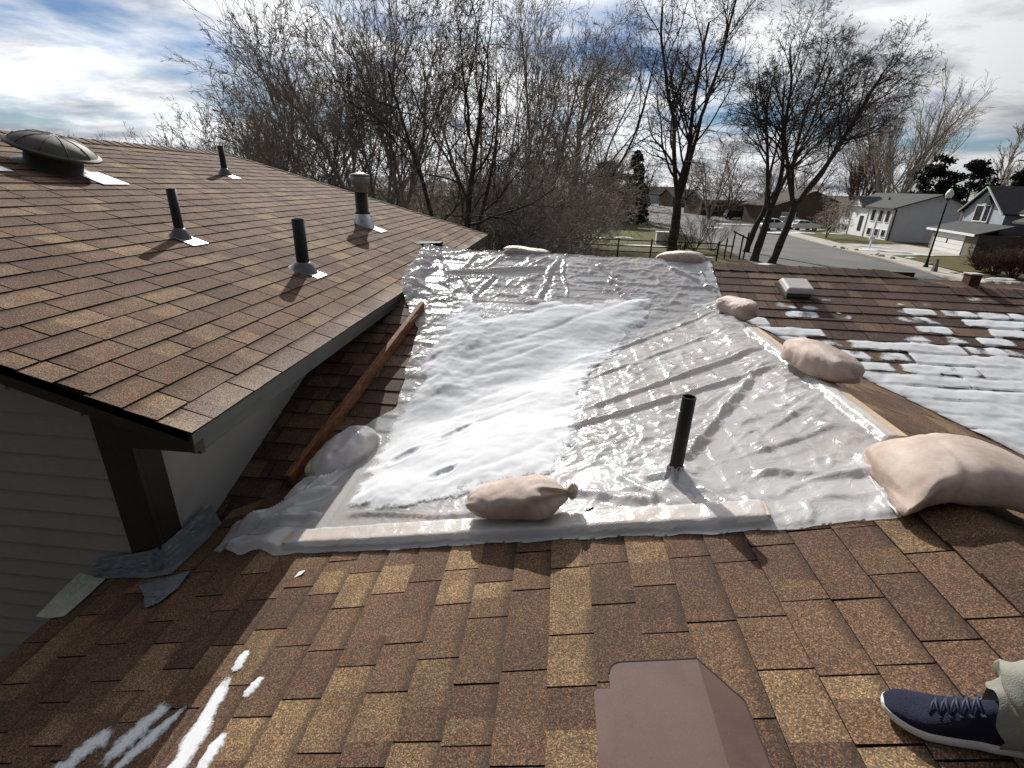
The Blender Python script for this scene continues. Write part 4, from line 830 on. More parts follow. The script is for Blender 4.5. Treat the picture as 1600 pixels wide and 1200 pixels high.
crumple('flashing_tape', [[(-1.84, 1.64, zF(-1.84) + .02), (-1.72, 1.66, zF(-1.72) + .03), (-1.62, 1.70, zF(-1.62) + .025)], [(-1.74, 1.56, zF(-1.74) + .02), (-1.68, 1.56, zF(-1.68) + .04), (-1.60, 1.60, zF(-1.6) + .02)], [(-1.69, 1.50, zF(-1.69) + .012), (-1.665, 1.50, zF(-1.665) + .015), (-1.64, 1.52, zF(-1.64) + .012)]], M['tape'], 'loose pointed flap of shiny tape on the shingles below the corner', 'tape', 8, .005)
crumple('wall_tape', [[(-2.25, 1.74, zF(-2.2) + .05), (-2.24, 1.62, zF(-2.2) + .045), (-2.23, 1.49, zF(-2.2) + .03)], [(-2.18, 1.74, zF(-2.18) + .025), (-2.17, 1.62, zF(-2.17) + .025), (-2.16, 1.49, zF(-2.16) + .02)], [(-2.11, 1.73, zF(-2.11) + .014), (-2.10, 1.62, zF(-2.1) + .014), (-2.10, 1.50, zF(-2.1) + .014)]], M['tapew'], 'strip of pale tape over the eave edge at the far left', 'tape', 14, .004)

# ------------------------------------------------------------------ person standing at the right edge
def person():
    e1 = Vector((-.93, .36, 0)); e1 = (e1 - nF * e1.dot(nF)).normalized(); e2 = nF.cross(e1); toe = Vector((.832, .895, zF(.832) + .007)); heel = toe - e1 * .292
    t = thing('person', 'person in grey-green trousers and navy running shoe sitting at right', 'person', tuple(heel))
    def shoe(heel):
        half = [(0, .012), (.03, .026), (.10, .033), (.25, .034), (.42, .033), (.58, .040), (.72, .0455), (.82, .044), (.90, .036), (.96, .024), (1.0, .006)]
        def wd(f):
            for (a, b), (c, d) in zip(half, half[1:]):
                if f <= c: return b + (d - b) * (f - a) / (c - a)
            return .006
        n = 30; ls = .292
        curve = lambda f: .010 * math.sin(f * math.pi) * (1 if f > .3 else .6)
        mb = MB(); m = 12; R = []
        for i in range(n):
            f = i / (n - 1); w = wd(f) + .004; spr = .012 * max(0, f - .75) / .25
            ring = [(-w, .004 + spr), (-w * 1.03, .012 + spr), (-w * .99, .030 + spr * .6), (-w * .86, .033 + spr * .6), (w * .86, .033 + spr * .6), (w * .99, .030 + spr * .6), (w * 1.03, .012 + spr), (w, .004 + spr)]
            for a, b in ring: mb.v.append(tuple(heel + e1 * (f * ls) + e2 * (a + curve(f)) + nF * b))
        k = 8
        for i in range(n - 1):
            for j in range(k): a = i * k + j; b = i * k + (j + 1) % k; mb.f.append((a, b, b + k, a + k))
        mb.f.append(tuple(range(k))); mb.f.append(tuple((n - 1) * k + j for j in range(k))[::-1])
        sh = MB(); hs = [(0, .085), (.06, .105), (.2, .108), (.33, .110), (.42, .102), (.55, .082), (.68, .064), (.8, .052), (.9, .045), (.97, .034), (1.0, .024)]
        def ht(f):
            for (a, b), (c, d) in zip(hs, hs[1:]):
                if f <= c: return b + (d - b) * (f - a) / (c - a)
            return .02
        k2 = 17
        for i in range(n):
            f = .008 + .984 * i / (n - 1); w = wd(f); h = ht(f); spr = .010 * max(0, f - .75) / .25
            for j in range(k2):
                a = math.pi * j / (k2 - 1); c_, s_ = math.cos(a), math.sin(a); ex_ = .62 if f > .45 else .5
                sh.v.append(tuple(heel + e1 * (f * ls) + e2 * (-w * math.copysign(abs(c_) ** .7, c_) * (1 - .25 * s_ * (f < .45)) + curve(f)) + nF * (.028 + spr + (h - .028) * max(s_, 0) ** ex_)))
        for i in range(n - 1):
            for j in range(k2 - 1): a = i * k2 + j; sh.f.append((a, a + 1, a + k2 + 1, a + k2))
        s_o = sh.build('shoe', M['navy'], t, True); s_o.modifiers.new('s', 'SUBSURF').render_levels = 1
        so = fix_normals(mb.build('sole', M['sole'], s_o, True)); so.modifiers.new('s', 'SUBSURF').render_levels = 1
        la = MB(); EY = []
        for q in range(5):
            f = .42 + q * .058; h = ht(f) + .0035; w = .020
            la.tube([heel + e1 * (f * ls) + e2 * (-w + curve(f)) + nF * (h - .006), heel + e1 * (f * ls + .004) + e2 * curve(f) + nF * (h + .002), heel + e1 * (f * ls + .001) + e2 * (w + curve(f)) + nF * (h - .006)], .0026, 6)
            la.tube([heel + e1 * (f * ls) + e2 * (-w + curve(f)) + nF * (h - .006), heel + e1 * (f * ls + .010) + e2 * curve(f) + nF * (h + .001), heel + e1 * (f * ls + .017) + e2 * (w + curve(f)) + nF * (h - .011)], .0024, 6)
            for sg in (-1, 1): EY.append(heel + e1 * (f * ls) + e2 * (sg * (w + .003) + curve(f)) + nF * (h - .007))
        la.build('lace', M['lace'], s_o, True); [MB().box(q, (.007, .007, .004)).build('eyelet', M['lace'], s_o) for q in EY]
    shoe(heel)
    h2 = heel + Vector((.16, -.34, .04)); h2.z = zF(h2.x) + .007 if h2.x < FR else zG(h2.x) + .007
    shoe(h2)
    # trousers, jacket: one skinned figure each
    an1 = heel + e1 * .055 + nF * .10; an2 = h2 + e1 * .055 + nF * .10; up = Vector((0, 0, 1)); kne = [a_ - e1 * .34 + up * .25 for a_ in (an1, an2)]; hips = [k_ - e1 * .36 - up * .12 for k_ in kne]; hipc = (hips[0] + hips[1]) / 2
    def skinned(name, V_, E_, Rr, m, root, sub=2):
        me = bpy.data.meshes.new(name); me.from_pydata([tuple(v) for v in V_], E_, []); o = bpy.data.objects.new(name, me); COL.objects.link(o); o.parent = t; o.matrix_parent_inverse = root_matrix(t).inverted()
        me.materials.append(m); md = o.modifiers.new('skin', 'SKIN'); md.use_smooth_shade = True
        for i, r in enumerate(Rr): me.skin_vertices[0].data[i].radius = (r, r)
        me.skin_vertices[0].data[root].use_root = True; s = o.modifiers.new('s', 'SUBSURF'); s.levels = sub; s.render_levels = sub; return o
    V_ = [hipc, hipc + up * .12]; E_ = [(0, 1)]; Rr = [.15, .16]
    for hp, an, kn in ((hips[0].lerp(hipc, .45), an1, kne[0]), (hips[1].lerp(hipc, .45), an2, kne[1])):
        b = len(V_); V_ += [hp, hp.lerp(kn, .5), kn, kn.lerp(an, .5), kn.lerp(an, .86), an - e1 * .005]; E_ += [(0, b), (b, b + 1), (b + 1, b + 2), (b + 2, b + 3), (b + 3, b + 4), (b + 4, b + 5)]; Rr += [.115, .10, .082, .078, .078, .068]
    skinned('trousers', V_, E_, Rr, M['pants'], 0)
    # folded cuff of the leg in view
    mb = MB(); n = 40; prof = [(.060, -.022), (.063, .004), (.066, .020), (.082, .012), (.093, .018), (.094, .030), (.086, .055), (.081, .085), (.088, .112), (.082, .140), (.087, .165), (.084, .20), (.082, .27), (.086, .34), (.084, .38)]
    for i, (r, h) in enumerate(prof):
        for k in range(n):
            a = 2 * math.pi * k / n; rr = r * (1 + .07 * math.sin(3 * a + i * 1.3) + .06 * math.sin(5 * a - i * 2.1) + .03 * math.sin(8 * a + i * 2.9) + .09 * max(0, math.cos(a)) ** 2 * (2 < i < 7) + .035 * math.sin(h * 75 + 2.2 * math.sin(a + 1)) * (i > 5)); shd = (kne[0] - an1).normalized(); f1 = (e1 - shd * e1.dot(shd)).normalized(); f2 = shd.cross(f1); c = an1 + shd * (h - .03)
            tilt = .028 * math.cos(a) * max(0, 1 - h / .27)
            mb.v.append(tuple(c + f1 * rr * math.cos(a) + f2 * rr * math.sin(a) * .92 + shd * (tilt + .008 * math.sin(4 * a + i))))
    for i in range(len(prof) - 1):
        for k in range(n): a = i * n + k; b = i * n + (k + 1) % n; mb.f.append((a, b, b + n, a + n))
    mb.build('trouser_cuff', M['pants'], t, True).modifiers.new('s', 'SUBSURF').render_levels = 1
    ch = hipc + up * .42; nk = hipc + up * .56; V_ = [hipc + up * .08, hipc + up * .25, ch, nk]; E_ = [(0, 1), (1, 2), (2, 3)]; Rr = [.165, .165, .17, .075]; hands = []
    lat = (an1 - an2).normalized()
    for sg in (1, -1):
        b = len(V_); sh_ = ch + lat * sg * .20 + up * .06; el = sh_ - up * .27 + lat * sg * .05; wr = el - up * .22 + e1 * .08; V_ += [sh_, el, wr]; E_ += [(2, b), (b, b + 1), (b + 1, b + 2)]; Rr += [.075, .058, .045]; hands.append((wr, sg))
    skinned('jacket', V_, E_, Rr, M['jacket'], 1)
    hd = nk + up * .15 + e1 * .02
    V_ = [nk - up * .02, nk + up * .05, hd - up * .04 + e1 * .03, hd, hd + up * .08, hd + e1 * .105 - up * .02, hd + e1 * .08 - up * .085]; E_ = [(0, 1), (1, 2), (2, 3), (3, 4), (3, 5), (2, 6)]; Rr = [.055, .055, .07, .088, .075, .014, .045]
    skinned('head', V_, E_, Rr, M['skin'], 3)
    mb = MB(); mb.lathe([(.104, .0), (.106, .05), (.09, .10), (.05, .128), (.01, .135)], hd + up * .02 - e1 * .012, (0, 0, 1), 20); mb.build('hair', M['hair'], t, True)
    mb = MB()
    for sg in (-1, 1): mb.lathe([(.012, 0), (.010, .006), (.002, .009)], hd + e1 * .082 + lat * sg * .032 + up * .015, e1, 10)
    mb.build('eyes', M['hair'], t, True)
    for wr, sg in hands:
        pal = wr - up * .06; V_ = [wr + up * .03, wr - up * .02, pal]; E_ = [(0, 1), (1, 2)]; Rr = [.028, .028, .026]
        for q, ln in enumerate((.062, .075, .08, .07)):
            b = len(V_); o_ = e1 * (.030 - .02 * q); V_ += [pal - up * .03 + o_, pal - up * (.03 + ln * .55) + o_ * 1.1 - lat * sg * .006, pal - up * (.03 + ln) + o_ * 1.1 - lat * sg * .022]; E_ += [(2, b), (b, b + 1), (b + 1, b + 2)]; Rr += [.010, .009, .008]
        b = len(V_); V_ += [wr - up * .03 + e1 * .035, wr - up * .07 + e1 * .055 - lat * sg * .01, wr - up * .098 + e1 * .058 - lat * sg * .015]; E_ += [(1, b), (b, b + 1), (b + 1, b + 2)]; Rr += [.013, .011, .009]
        skinned('hand', V_, E_, Rr, M['skin'], 0, 1)
person()

# ------------------------------------------------------------------ trees
def seg_mesh(name, segs, m, parent, n=3):
    A = np.array(segs, float)
    if not len(A): return None
    p0, p1, r0, r1 = A[:, 0:3], A[:, 3:6], A[:, 6:7], A[:, 7:8]; d = p1 - p0; d /= np.linalg.norm(d, axis=1, keepdims=True) + 1e-9
    ref = np.where(np.abs(d[:, 2:3]) < .9, np.array([[0, 0, 1.]]), np.array([[1., 0, 0]])); e1 = np.cross(d, ref); e1 /= np.linalg.norm(e1, axis=1, keepdims=True); e2 = np.cross(d, e1); V = []
    for k in range(n):
        a = 2 * math.pi * k / n; o = e1 * math.cos(a) + e2 * math.sin(a); V.append(p0 + o * r0)
    for k in range(n):
        a = 2 * math.pi * k / n; o = e1 * math.cos(a) + e2 * math.sin(a); V.append(p1 + o * r1)
    V = np.stack(V, 1).reshape(-1, 3); b = np.arange(len(A))[:, None] * 2 * n
    F = np.concatenate([b + np.array([[k, (k + 1) % n, n + (k + 1) % n, n + k]]) for k in range(n)], 0)
    return link_mesh(name, V.tolist(), F.tolist(), m, parent, True)
def grow(rg, p, d, L, r, lvl, S, out):
    n = max(3 if lvl < 3 else 2 if lvl < 4 else 1, int(L / S['seg'][lvl])); st = L / n; cl = S['curl'][lvl]; up = S['up'][lvl]; pts = [(p, r)]; tp = S['tip'][lvl]
    dx, dy, dz = d
    for i in range(n):
        dx += rg.gauss(0, cl) + S['wind'] * .02; dy += rg.gauss(0, cl); dz += rg.gauss(0, cl) + up
        q = math.sqrt(dx * dx + dy * dy + dz * dz); dx /= q; dy /= q; dz /= q
        p2 = (p[0] + dx * st, p[1] + dy * st, p[2] + dz * st); r2 = max(S['rmin'], r * (1 - (1 - tp) / n * 1.0)) if i < n - 1 or lvl < 1 else S['rmin']
        r2 = max(S['rmin'], pts[0][1] * (1 - (1 - tp) * (i + 1) / n)); out.append((lvl, *p, *p2, r, r2)); p = p2; r = r2; pts.append((p, r, (dx, dy, dz)))
    if lvl >= S['levels'] - 1: return
    nc = S['nch'][lvl]; nc = max(1, int(nc * rg.uniform(.8, 1.2) + .5))
    for c in range(nc):
        f = S['st'][lvl] + (1 - S['st'][lvl]) * (c + rg.random()) / nc; k = min(n, max(1, int(f * n + .5))); pp, rr, dd = pts[k]
        an = math.radians(rg.gauss(S['ang'][lvl], 9)); v = Vector(dd); o = v.orthogonal().normalized(); o = Matrix.Rotation(rg.uniform(0, 2 * math.pi), 3, v) @ o
        nd = v * math.cos(an) + o * math.sin(an); ln = L * S['ratio'][lvl] * (1.15 - .65 * f) * rg.uniform(.7, 1.25)
        if ln < .12: continue
        grow(rg, pp, (nd.x, nd.y, nd.z), ln, max(S['rmin'], rr * .62), lvl + 1, S, out)
BASE = dict(seg=[.7, .6, .55, .55, .6], curl=[.05, .08, .12, .16, .2], up=[.03, .05, .05, .03, .0], tip=[.35, .25, .25, .3, .5], nch=[8, 7, 6, 4, 0], st=[.25, .15, .12, .1, 0], ang=[38, 40, 42, 42, 40], ratio=[.55, .5, .45, .42, .4], levels=5, rmin=.008, wind=0)
def tree(x, y, h, r, seed, label, m, stems=1, fork=None, splay=.35, lean=(0, 0), cat='tree', name='bare_tree', group='bare trees beyond the house', **kw):
    S = dict(BASE); S.update(kw); rg = random.Random(seed); out = []
    t = thing(name, label, cat, (x, y, 0), group)
    p0 = (x, y, -.1)
    if fork:
        hf, stems, splay = fork; n_ = 6; pr = r
        for i in range(n_):
            p2 = (p0[0] + lean[0] * hf / n_ + rg.gauss(0, .05), p0[1] + lean[1] * hf / n_ + rg.gauss(0, .05), p0[2] + hf / n_); r2 = r * (1.25 - .4 * (i + 1) / n_) if i else r; out.append((0, *p0, *p2, pr * (1.35 if i == 0 else 1), r2)); p0 = p2; pr = r2
        h -= hf; r = r * .62
    for s in range(stems):
        if stems > 1: a = 2 * math.pi * (s + rg.random() * .6) / stems; d = (math.cos(a) * splay * rg.uniform(.5, 1.2) + lean[0], math.sin(a) * splay * rg.uniform(.5, 1.2) + lean[1], 1)
        else: d = (lean[0], lean[1], 1)
        q = math.sqrt(sum(k * k for k in d)); d = tuple(k / q for k in d)
        grow(rg, p0 if fork else (x + rg.uniform(-.15, .15) * (stems > 1), y + rg.uniform(-.15, .15) * (stems > 1), -.1), d, h * rg.uniform(.8, 1.05), r * (1 if stems == 1 else rg.uniform(.75, 1.1)), 0, S, out)
    A = np.array(out); seg_mesh('trunk', A[A[:, 0] == 0][:, 1:], m, t, 8); seg_mesh('crown', A[A[:, 0] > 0][:, 1:], m, t, 3); return t
fan = dict(ang=[28, 32, 34, 34, 34], up=[.015, .05, .05, .03, 0], nch=[8, 7, 6, 4, 0], ratio=[.62, .55, .48, .42, .4])
spread = dict(ang=[42, 48, 50, 50, 45], curl=[.07, .13, .2, .25, .25], up=[.02, .035, .02, .0, 0], nch=[7, 7, 6, 4, 0], ratio=[.62, .52, .48, .45, .4], st=[.35, .2, .15, .1, 0])
wild = dict(ang=[45, 55, 60, 60, 60], curl=[.08, .14, .22, .28, .3], up=[.0, .01, -.01, -.02, 0], nch=[8, 7, 6, 4, 0], ratio=[.6, .55, .5, .45, .4], st=[.12, .1, .1, .1, 0])
def B(px, d): return bearing(px, d)
def G(px, py): return ground_at(px, py)
def tr(pos, *a, **k): return tree(pos[0], pos[1], *a, **k)
tr(B(425, 25), 7.6, .085, 1, 'leftmost bare tree, fanning low over the left roof', M['bark2'], stems=7, splay=.58, lean=(-.07, 0), **fan)
tr(B(405, 38), 9.6, .09, 2, 'bare tree behind the leftmost one, tips above the left ridge', M['bark3'], stems=4, splay=.4, lean=(-.05, 0), **fan)
tr(B(485, 31), 10.0, .11, 3, 'bare upright tree left of the flue cap', M['bark2'], stems=6, splay=.42, **fan)
tr(B(600, 26), 11.2, .13, 4, 'tall bare forked tree just right of the flue cap', M['bark2'], stems=4, splay=.38, **fan)
tr(B(640, 33), 12.6, .13, 5, 'tall bare tree right behind the flue, taller of the pair', M['bark2'], stems=4, splay=.4, **fan)
tr(B(540, 36), 12.2, .10, 6, 'slim bare tree behind the flue, tips against cloud', M['bark3'], stems=5, splay=.42, **fan)
tr(B(715, 24), 11.5, .16, 7, 'dark curved bare tree growing past the hip end of the left roof', M['bark'], stems=3, splay=.5, **spread)
tr(B(760, 34), 13.0, .12, 8, 'bare tree with upright twigs left of the picture centre', M['bark2'], stems=5, splay=.4, **fan)
tr(G(880, 397), 15.5, .30, 9, 'grey bare tree with tangled crown directly behind the sheeting', M['bark2'], stems=1, **dict(wild, nch=[15, 9, 7, 5, 0], up=[.02, .03, .0, -.02, 0]))
tr(B(840, 37), 14.5, .14, 10, 'tall bare tree behind the tangled grey one at centre', M['bark2'], stems=4, splay=.36, **fan)
tr(B(905, 46), 15.5, .15, 11, 'dark bare tree leaning right beside the centre thicket', M['bark'], stems=3, splay=.3, lean=(.22, 0), **spread)
tr(G(1050, 393), 21.0, .42, 12, 'tall dark bare tree forking above the white cabinet', M['bark'], fork=(4.2, 3, .26), **dict(spread, nch=[11, 8, 7, 5, 0], st=[.12, .15, .15, .1, 0], ang=[38, 44, 48, 50, 45], up=[.03, .05, .02, 0, 0], ratio=[.5, .5, .48, .45, .4]))
tr(G(1178, 408), 15.0, .30, 13, 'dark leaning bare tree by the kerb, middle of three trunks', M['bark'], fork=(4.0, 3, .36), lean=(.12, 0), **dict(spread, wind=.5, nch=[12, 8, 7, 5, 0], ang=[36, 42, 44, 45, 45]))
tr(G(1205, 412), 15.0, .28, 14, 'dark leaning bare tree by the kerb, right of three trunks', M['bark'], fork=(4.4, 4, .5), lean=(.2, 0), **dict(spread, wind=.8, nch=[12, 8, 7, 5, 0], ang=[34, 42, 44, 45, 45]))
tr(G(1165, 394), 13.5, .26, 15, 'dark bare tree by the kerb, left and farthest of three trunks', M['bark'], fork=(4.2, 3, .4), lean=(.16, 0), **dict(spread, wind=.5, nch=[11, 8, 6, 5, 0]))
tr(B(1392, 118), 19.5, .38, 16, 'wide fan-shaped bare tree behind the white house', M['bark3'], stems=7, splay=.62, lean=(.12, 0), **dict(fan, levels=4, nch=[9, 8, 6, 0, 0], rmin=.02))
tr(B(1345, 124), 13.0, .3, 17, 'lower bare tree behind the ridge of the white house', M['twigred'], stems=6, splay=.5, **dict(fan, levels=4, nch=[9, 8, 6, 0, 0], rmin=.02))
tr(G(1290, 373), 5.6, .13, 18, 'small pale-trunked bare tree before the white house front', M['bark3'], stems=2, splay=.5, **dict(wild, rmin=.012))
for i, (px_, d_, h_, lab) in enumerate(((655, 38, 6.5, 'low thicket tree left of the hip end'), (790, 30, 7.0, 'thicket tree beyond the top left sheeting corner'), (850, 33, 6.5, 'thicket tree behind the left top sandbag'), (745, 44, 8.0, 'thicket tree far behind the roof hip'), (925, 48, 6.5, 'thicket tree left of the dark cypresses'), (500, 29, 6.0, 'low tangled tree behind the ridge left of the flue'), (690, 29, 7.5, 'pale tangled tree over the hip end of the left roof'), (820, 27, 6.0, 'pale low tree behind the top edge of the sheeting, left'), (900, 40, 9.0, 'pale tangled tree right of the central trunk'), (875, 52, 10.0, 'taller thicket tree far behind the central trunk'))):
    tr(B(px_, d_), h_, .10, 40 + i, lab, M['bark2'] if i % 2 and i < 6 else M['bark3'], stems=6, splay=.7, group='thicket trees', **wild)
for i, (px_, d_, h_, lab) in enumerate(((1000, 140, 12, 'hazy far bare tree over the street end, left'), (1115, 110, 13, 'far bare tree behind the black parked car'), (1150, 122, 12, 'far bare tree left of the backboard'), (1260, 130, 12, 'far bare tree behind the brown house'), (1215, 118, 12, 'far bare tree behind the kerb trees'), (960, 120, 11, 'far bare tree left of the street'), (1075, 160, 12, 'far bare tree at the street end, right'))):
    tr(B(px_, d_), h_, .2, 60 + i, lab, (M['bark'], M['bark2'], M['twigred'])[i % 3], stems=4, splay=.45, group='far street trees', **dict(wild, levels=4, rmin=.018, seg=[1, 1, .9, .8, .5], up=[.02, .03, .02, 0, 0]))
# twiggy shrubs
def shrub(pos, h, seed, label, m, n=9, **kw):
    return tree(pos[0], pos[1], h, .035, seed, label, m, stems=n, splay=.8, cat='shrub', name='shrub', group='bare shrubs', **dict(fan, levels=3, nch=[6, 5, 4, 0, 0], seg=[.3, .25, .2, .2, .2], rmin=.009, **kw))
shrub(G(1085, 393), 3.4, 81, 'tall bare shrub right of the white cabinet', M['bark'], 12)
shrub(G(1112, 392), 3.0, 82, 'pale-branched bare shrub arching towards the street', M['bark2'], 8)
shrub(G(1060, 398), 1.9, 83, 'low dark shrub at the foot of the tall forked tree', M['bark'], 12)
for i, (px_, py_, h_, lab) in enumerate(((1528, 424, 1.5, 'tan clipped shrub at the left end of the right-hand bed'), (1552, 430, 1.8, 'reddish twiggy shrub in the right-hand bed'), (1580, 434, 1.9, 'brown twiggy shrub at the right edge of the photo'), (1562, 420, 1.7, 'brown shrub in the middle of the right-hand bed'), (1610, 438, 2.0, 'brown shrub cut by the right edge'))):
    shrub(G(px_, py_), h_, 90 + i, lab, M['shrub'], 26)

# conifers
def clump_mesh(name, C, R, n, size, m, parent, rs, squash=.7):
    k = len(C); c = np.repeat(C, n, 0); R = np.repeat(R, n)[:, None]; q = rs.normal(size=(k * n, 3)); q /= np.linalg.norm(q, axis=1, keepdims=True); q *= rs.random((k * n, 1)) ** .4; q[:, 2] *= squash; p = c + q * R
    a = rs.normal(size=p.shape); a /= np.linalg.norm(a, axis=1, keepdims=True); b = rs.normal(size=p.shape); b = np.cross(a, b); b /= np.linalg.norm(b, axis=1, keepdims=True); s = size * rs.uniform(.6, 1.4, (len(p), 1))
    V = np.stack([p - a * s - b * s * .35, p + a * s - b * s * .3, p + a * s * .8 + b * s * .35, p - a * s * .9 + b * s * .3], 1).reshape(-1, 3); F = np.arange(len(V)).reshape(-1, 4)
    return link_mesh(name, V.tolist(), F.tolist(), m, parent)
def conifer(pos, h, w, seed, label, kind='pine', name='pine_tree'):
    rs = np.random.default_rng(seed); x, y = pos; t = thing(name, label, 'tree', (x, y, 0), 'evergreens along the street'); segs = []; C = []; R = []
    nb = 42 if kind == 'pine' else 70
    for i in range(nb):
        f = rs.random(); z = h * (.28 + .72 * f) if kind == 'pine' else h * (.06 + .94 * f); a = rs.random() * 6.283
        if kind == 'pine': rad = w * (math.sin(math.pi * (.22 + .72 * f)) ** .8) * rs.uniform(.45, 1.1)
        elif kind == 'spruce': rad = w * (1 - f) ** .85 * rs.uniform(.5, 1.05) + .1
        else: rad = w * (1 - f ** 3) * rs.uniform(.3, .8)
        px_, py_ = x + math.cos(a) * rad, y + math.sin(a) * rad; zz = z + (rad * .18 if kind == 'pine' else -rad * .2); segs.append((x, y, z - rad * .25, px_, py_, zz, .05, .02))
        for s in ((1, .62) if kind != 'column' else (1,)): C.append((x + (px_ - x) * s, y + (py_ - y) * s, z + (zz - z) * s)); R.append(w * (.30 if kind == 'pine' else .22 if kind == 'spruce' else .5) * rs.uniform(.7, 1.2))
    seg_mesh('trunk', [(x, y, -.1, x, y, h * .5, h * .022, h * .014), (x, y, h * .5, x, y, h * .97, h * .014, .03)], M['bark'], t, 8)
    clump_mesh('crown', np.array(C), np.array(R), 46 if kind != 'column' else 60, .16 + h * .008, M['needle'], t, rs, .6); 
    seg_mesh('limbs', segs, M['bark'], t, 4); return t
conifer(B(1462, 96), 10.6, 2.6, 1, 'dark rounded pine left of the gabled house roof')
conifer(B(1515, 104), 10.2, 3.0, 2, 'dark pine just behind the gable peak')
conifer(B(1604, 112), 11.5, 2.4, 3, 'dark pine at the right edge beside the utility pole')
conifer(B(990, 96), 11.0, 3.0, 4, 'pointed dark spruce left of the tall forked tree', 'spruce', 'spruce_tree')
conifer(B(946, 84), 8.6, 3.2, 5, 'broad dark evergreen in the thicket left of the spruce', 'pine')
for i, px_ in enumerate((968, 981, 1000, 1008)):
    conifer(B(px_, 86), (5.2, 5.6, 6.4, 5.4)[i], .95, 10 + i, ('leftmost dark columnar cypress behind the fence', 'second dark columnar cypress from the left behind the fence', 'third and tallest dark columnar cypress behind the fence', 'rightmost dark columnar cypress behind the fence')[i], 'column', 'cypress')
# hedge right
rs = np.random.default_rng(9); hx, hy = G(1575, 405); t = thing('hedge', 'dark green hedge before the gabled house at the right edge', 'hedge', (hx, hy, 0)); C = np.array([(hx + (i - 12) * .33 + rs.normal() * .2, hy + (i - 12) * .12 + rs.normal() * .4, .5 + rs.random() * .9) for i in range(26)]); clump_mesh('foliage', C, np.full(26, .75), 110, .10, M['hedge'], t, rs, .8)
seg_mesh('stems', [(c[0], c[1], 0, c[0] + .1, c[1], c[2], .03, .015) for c in C], M['bark'], t, 4)
# far tree line
out = []; rg = random.Random(77)
for i in range(150):
    px_ = rg.uniform(100, 260) if i < 60 else rg.uniform(-60, 1650); d_ = rg.uniform(190, 330); x, y = bearing(px_, d_); S = dict(BASE); S.update(fan); S.update(levels=3, rmin=.035, nch=[7, 6, 0, 0, 0], seg=[1.5, 1.5, 1.2, 1, 1])
    grow(rg, (x, y, 0), (rg.gauss(0, .06), rg.gauss(0, .06), 1), rg.uniform(7, 12) * (1.15 if i < 60 else .9), .16, 0, S, out)
A = np.array(out); o = seg_mesh('far_trees', A[:, 1:], M['bark2'], None, 3); tag(o, 'distant line of bare trees along the horizon', 'trees', kind='stuff')

# ------------------------------------------------------------------ houses across the street
def place(t, mb, name, m, parent=None): return mb.build(name, m, parent or t, local=(parent is None))
def win(t, x0, x1, z0, z1, y, m='wtrim', bars=()):
    mb = MB(); f = .09
    for a in ((x0 - f, x1 + f, z0 - f, z0), (x0 - f, x1 + f, z1, z1 + f), (x0 - f, x0, z0, z1), (x1, x1 + f, z0, z1)): mb.b2(a[0], a[1], y - .07, y + .02, a[2], a[3])
    for bx in bars: mb.b2(bx - .04, bx + .04, y - .06, y + .02, z0, z1)
    w = mb.build('window', M[m], t, local=True); mb = MB(); mb.b2(x0, x1, y - .035, y + .0, z0, z1); mb.build('pane', M['glass'], w, local=True); return w
def gable(t, x0, x1, y0, y1, ze, zr, m, ov=.35, axis='x', th=.16, name='roof'):
    """gable roof over the rectangle; ridge along axis"""
    mb = MB()
    if axis == 'x': yc = (y0 + y1) / 2; s = (zr - ze) / (yc - y0); prof = [(y0 - ov, ze - ov * s), (yc, zr), (y1 + ov, ze - ov * s), (y1 + ov, ze - ov * s + th), (yc, zr + th), (y0 - ov, ze - ov * s + th)]; mb.prism(prof, (0, 1, 0), (0, 0, 1), (x1 - x0 + 2 * ov, 0, 0), (x0 - ov, 0, 0))
    else: xc = (x0 + x1) / 2; s = (zr - ze) / (xc - x0); prof = [(x0 - ov, ze - ov * s), (xc, zr), (x1 + ov, ze - ov * s), (x1 + ov, ze - ov * s + th), (xc, zr + th), (x0 - ov, ze - ov * s + th)]; mb.prism(prof, (1, 0, 0), (0, 0, 1), (0, y1 - y0 + 2 * ov, 0), (0, y0 - ov, 0))
    return fix_normals(mb.build(name, M[m], t, local=True))
def body(t, x0, x1, y0, y1, ze, m, zr=None, axis='x'):
    mb = MB(); mb.b2(x0, x1, y0, y1, -.3, ze)
    if zr:
        if axis == 'x': yc = (y0 + y1) / 2; mb.prism([(y0, ze), (yc, zr - .02), (y1, ze)], (0, 1, 0), (0, 0, 1), (x1 - x0, 0, 0), (x0, 0, 0))
        else: xc = (x0 + x1) / 2; mb.prism([(x0, ze), (xc, zr - .02), (x1, ze)], (1, 0, 0), (0, 0, 1), (0, y1 - y0, 0), (0, y0, 0))
    return fix_normals(mb.build('wall', M[m], t, local=True))
def facing(xl, yl, xr, yr): return math.atan2(yr - yl, xr - xl)
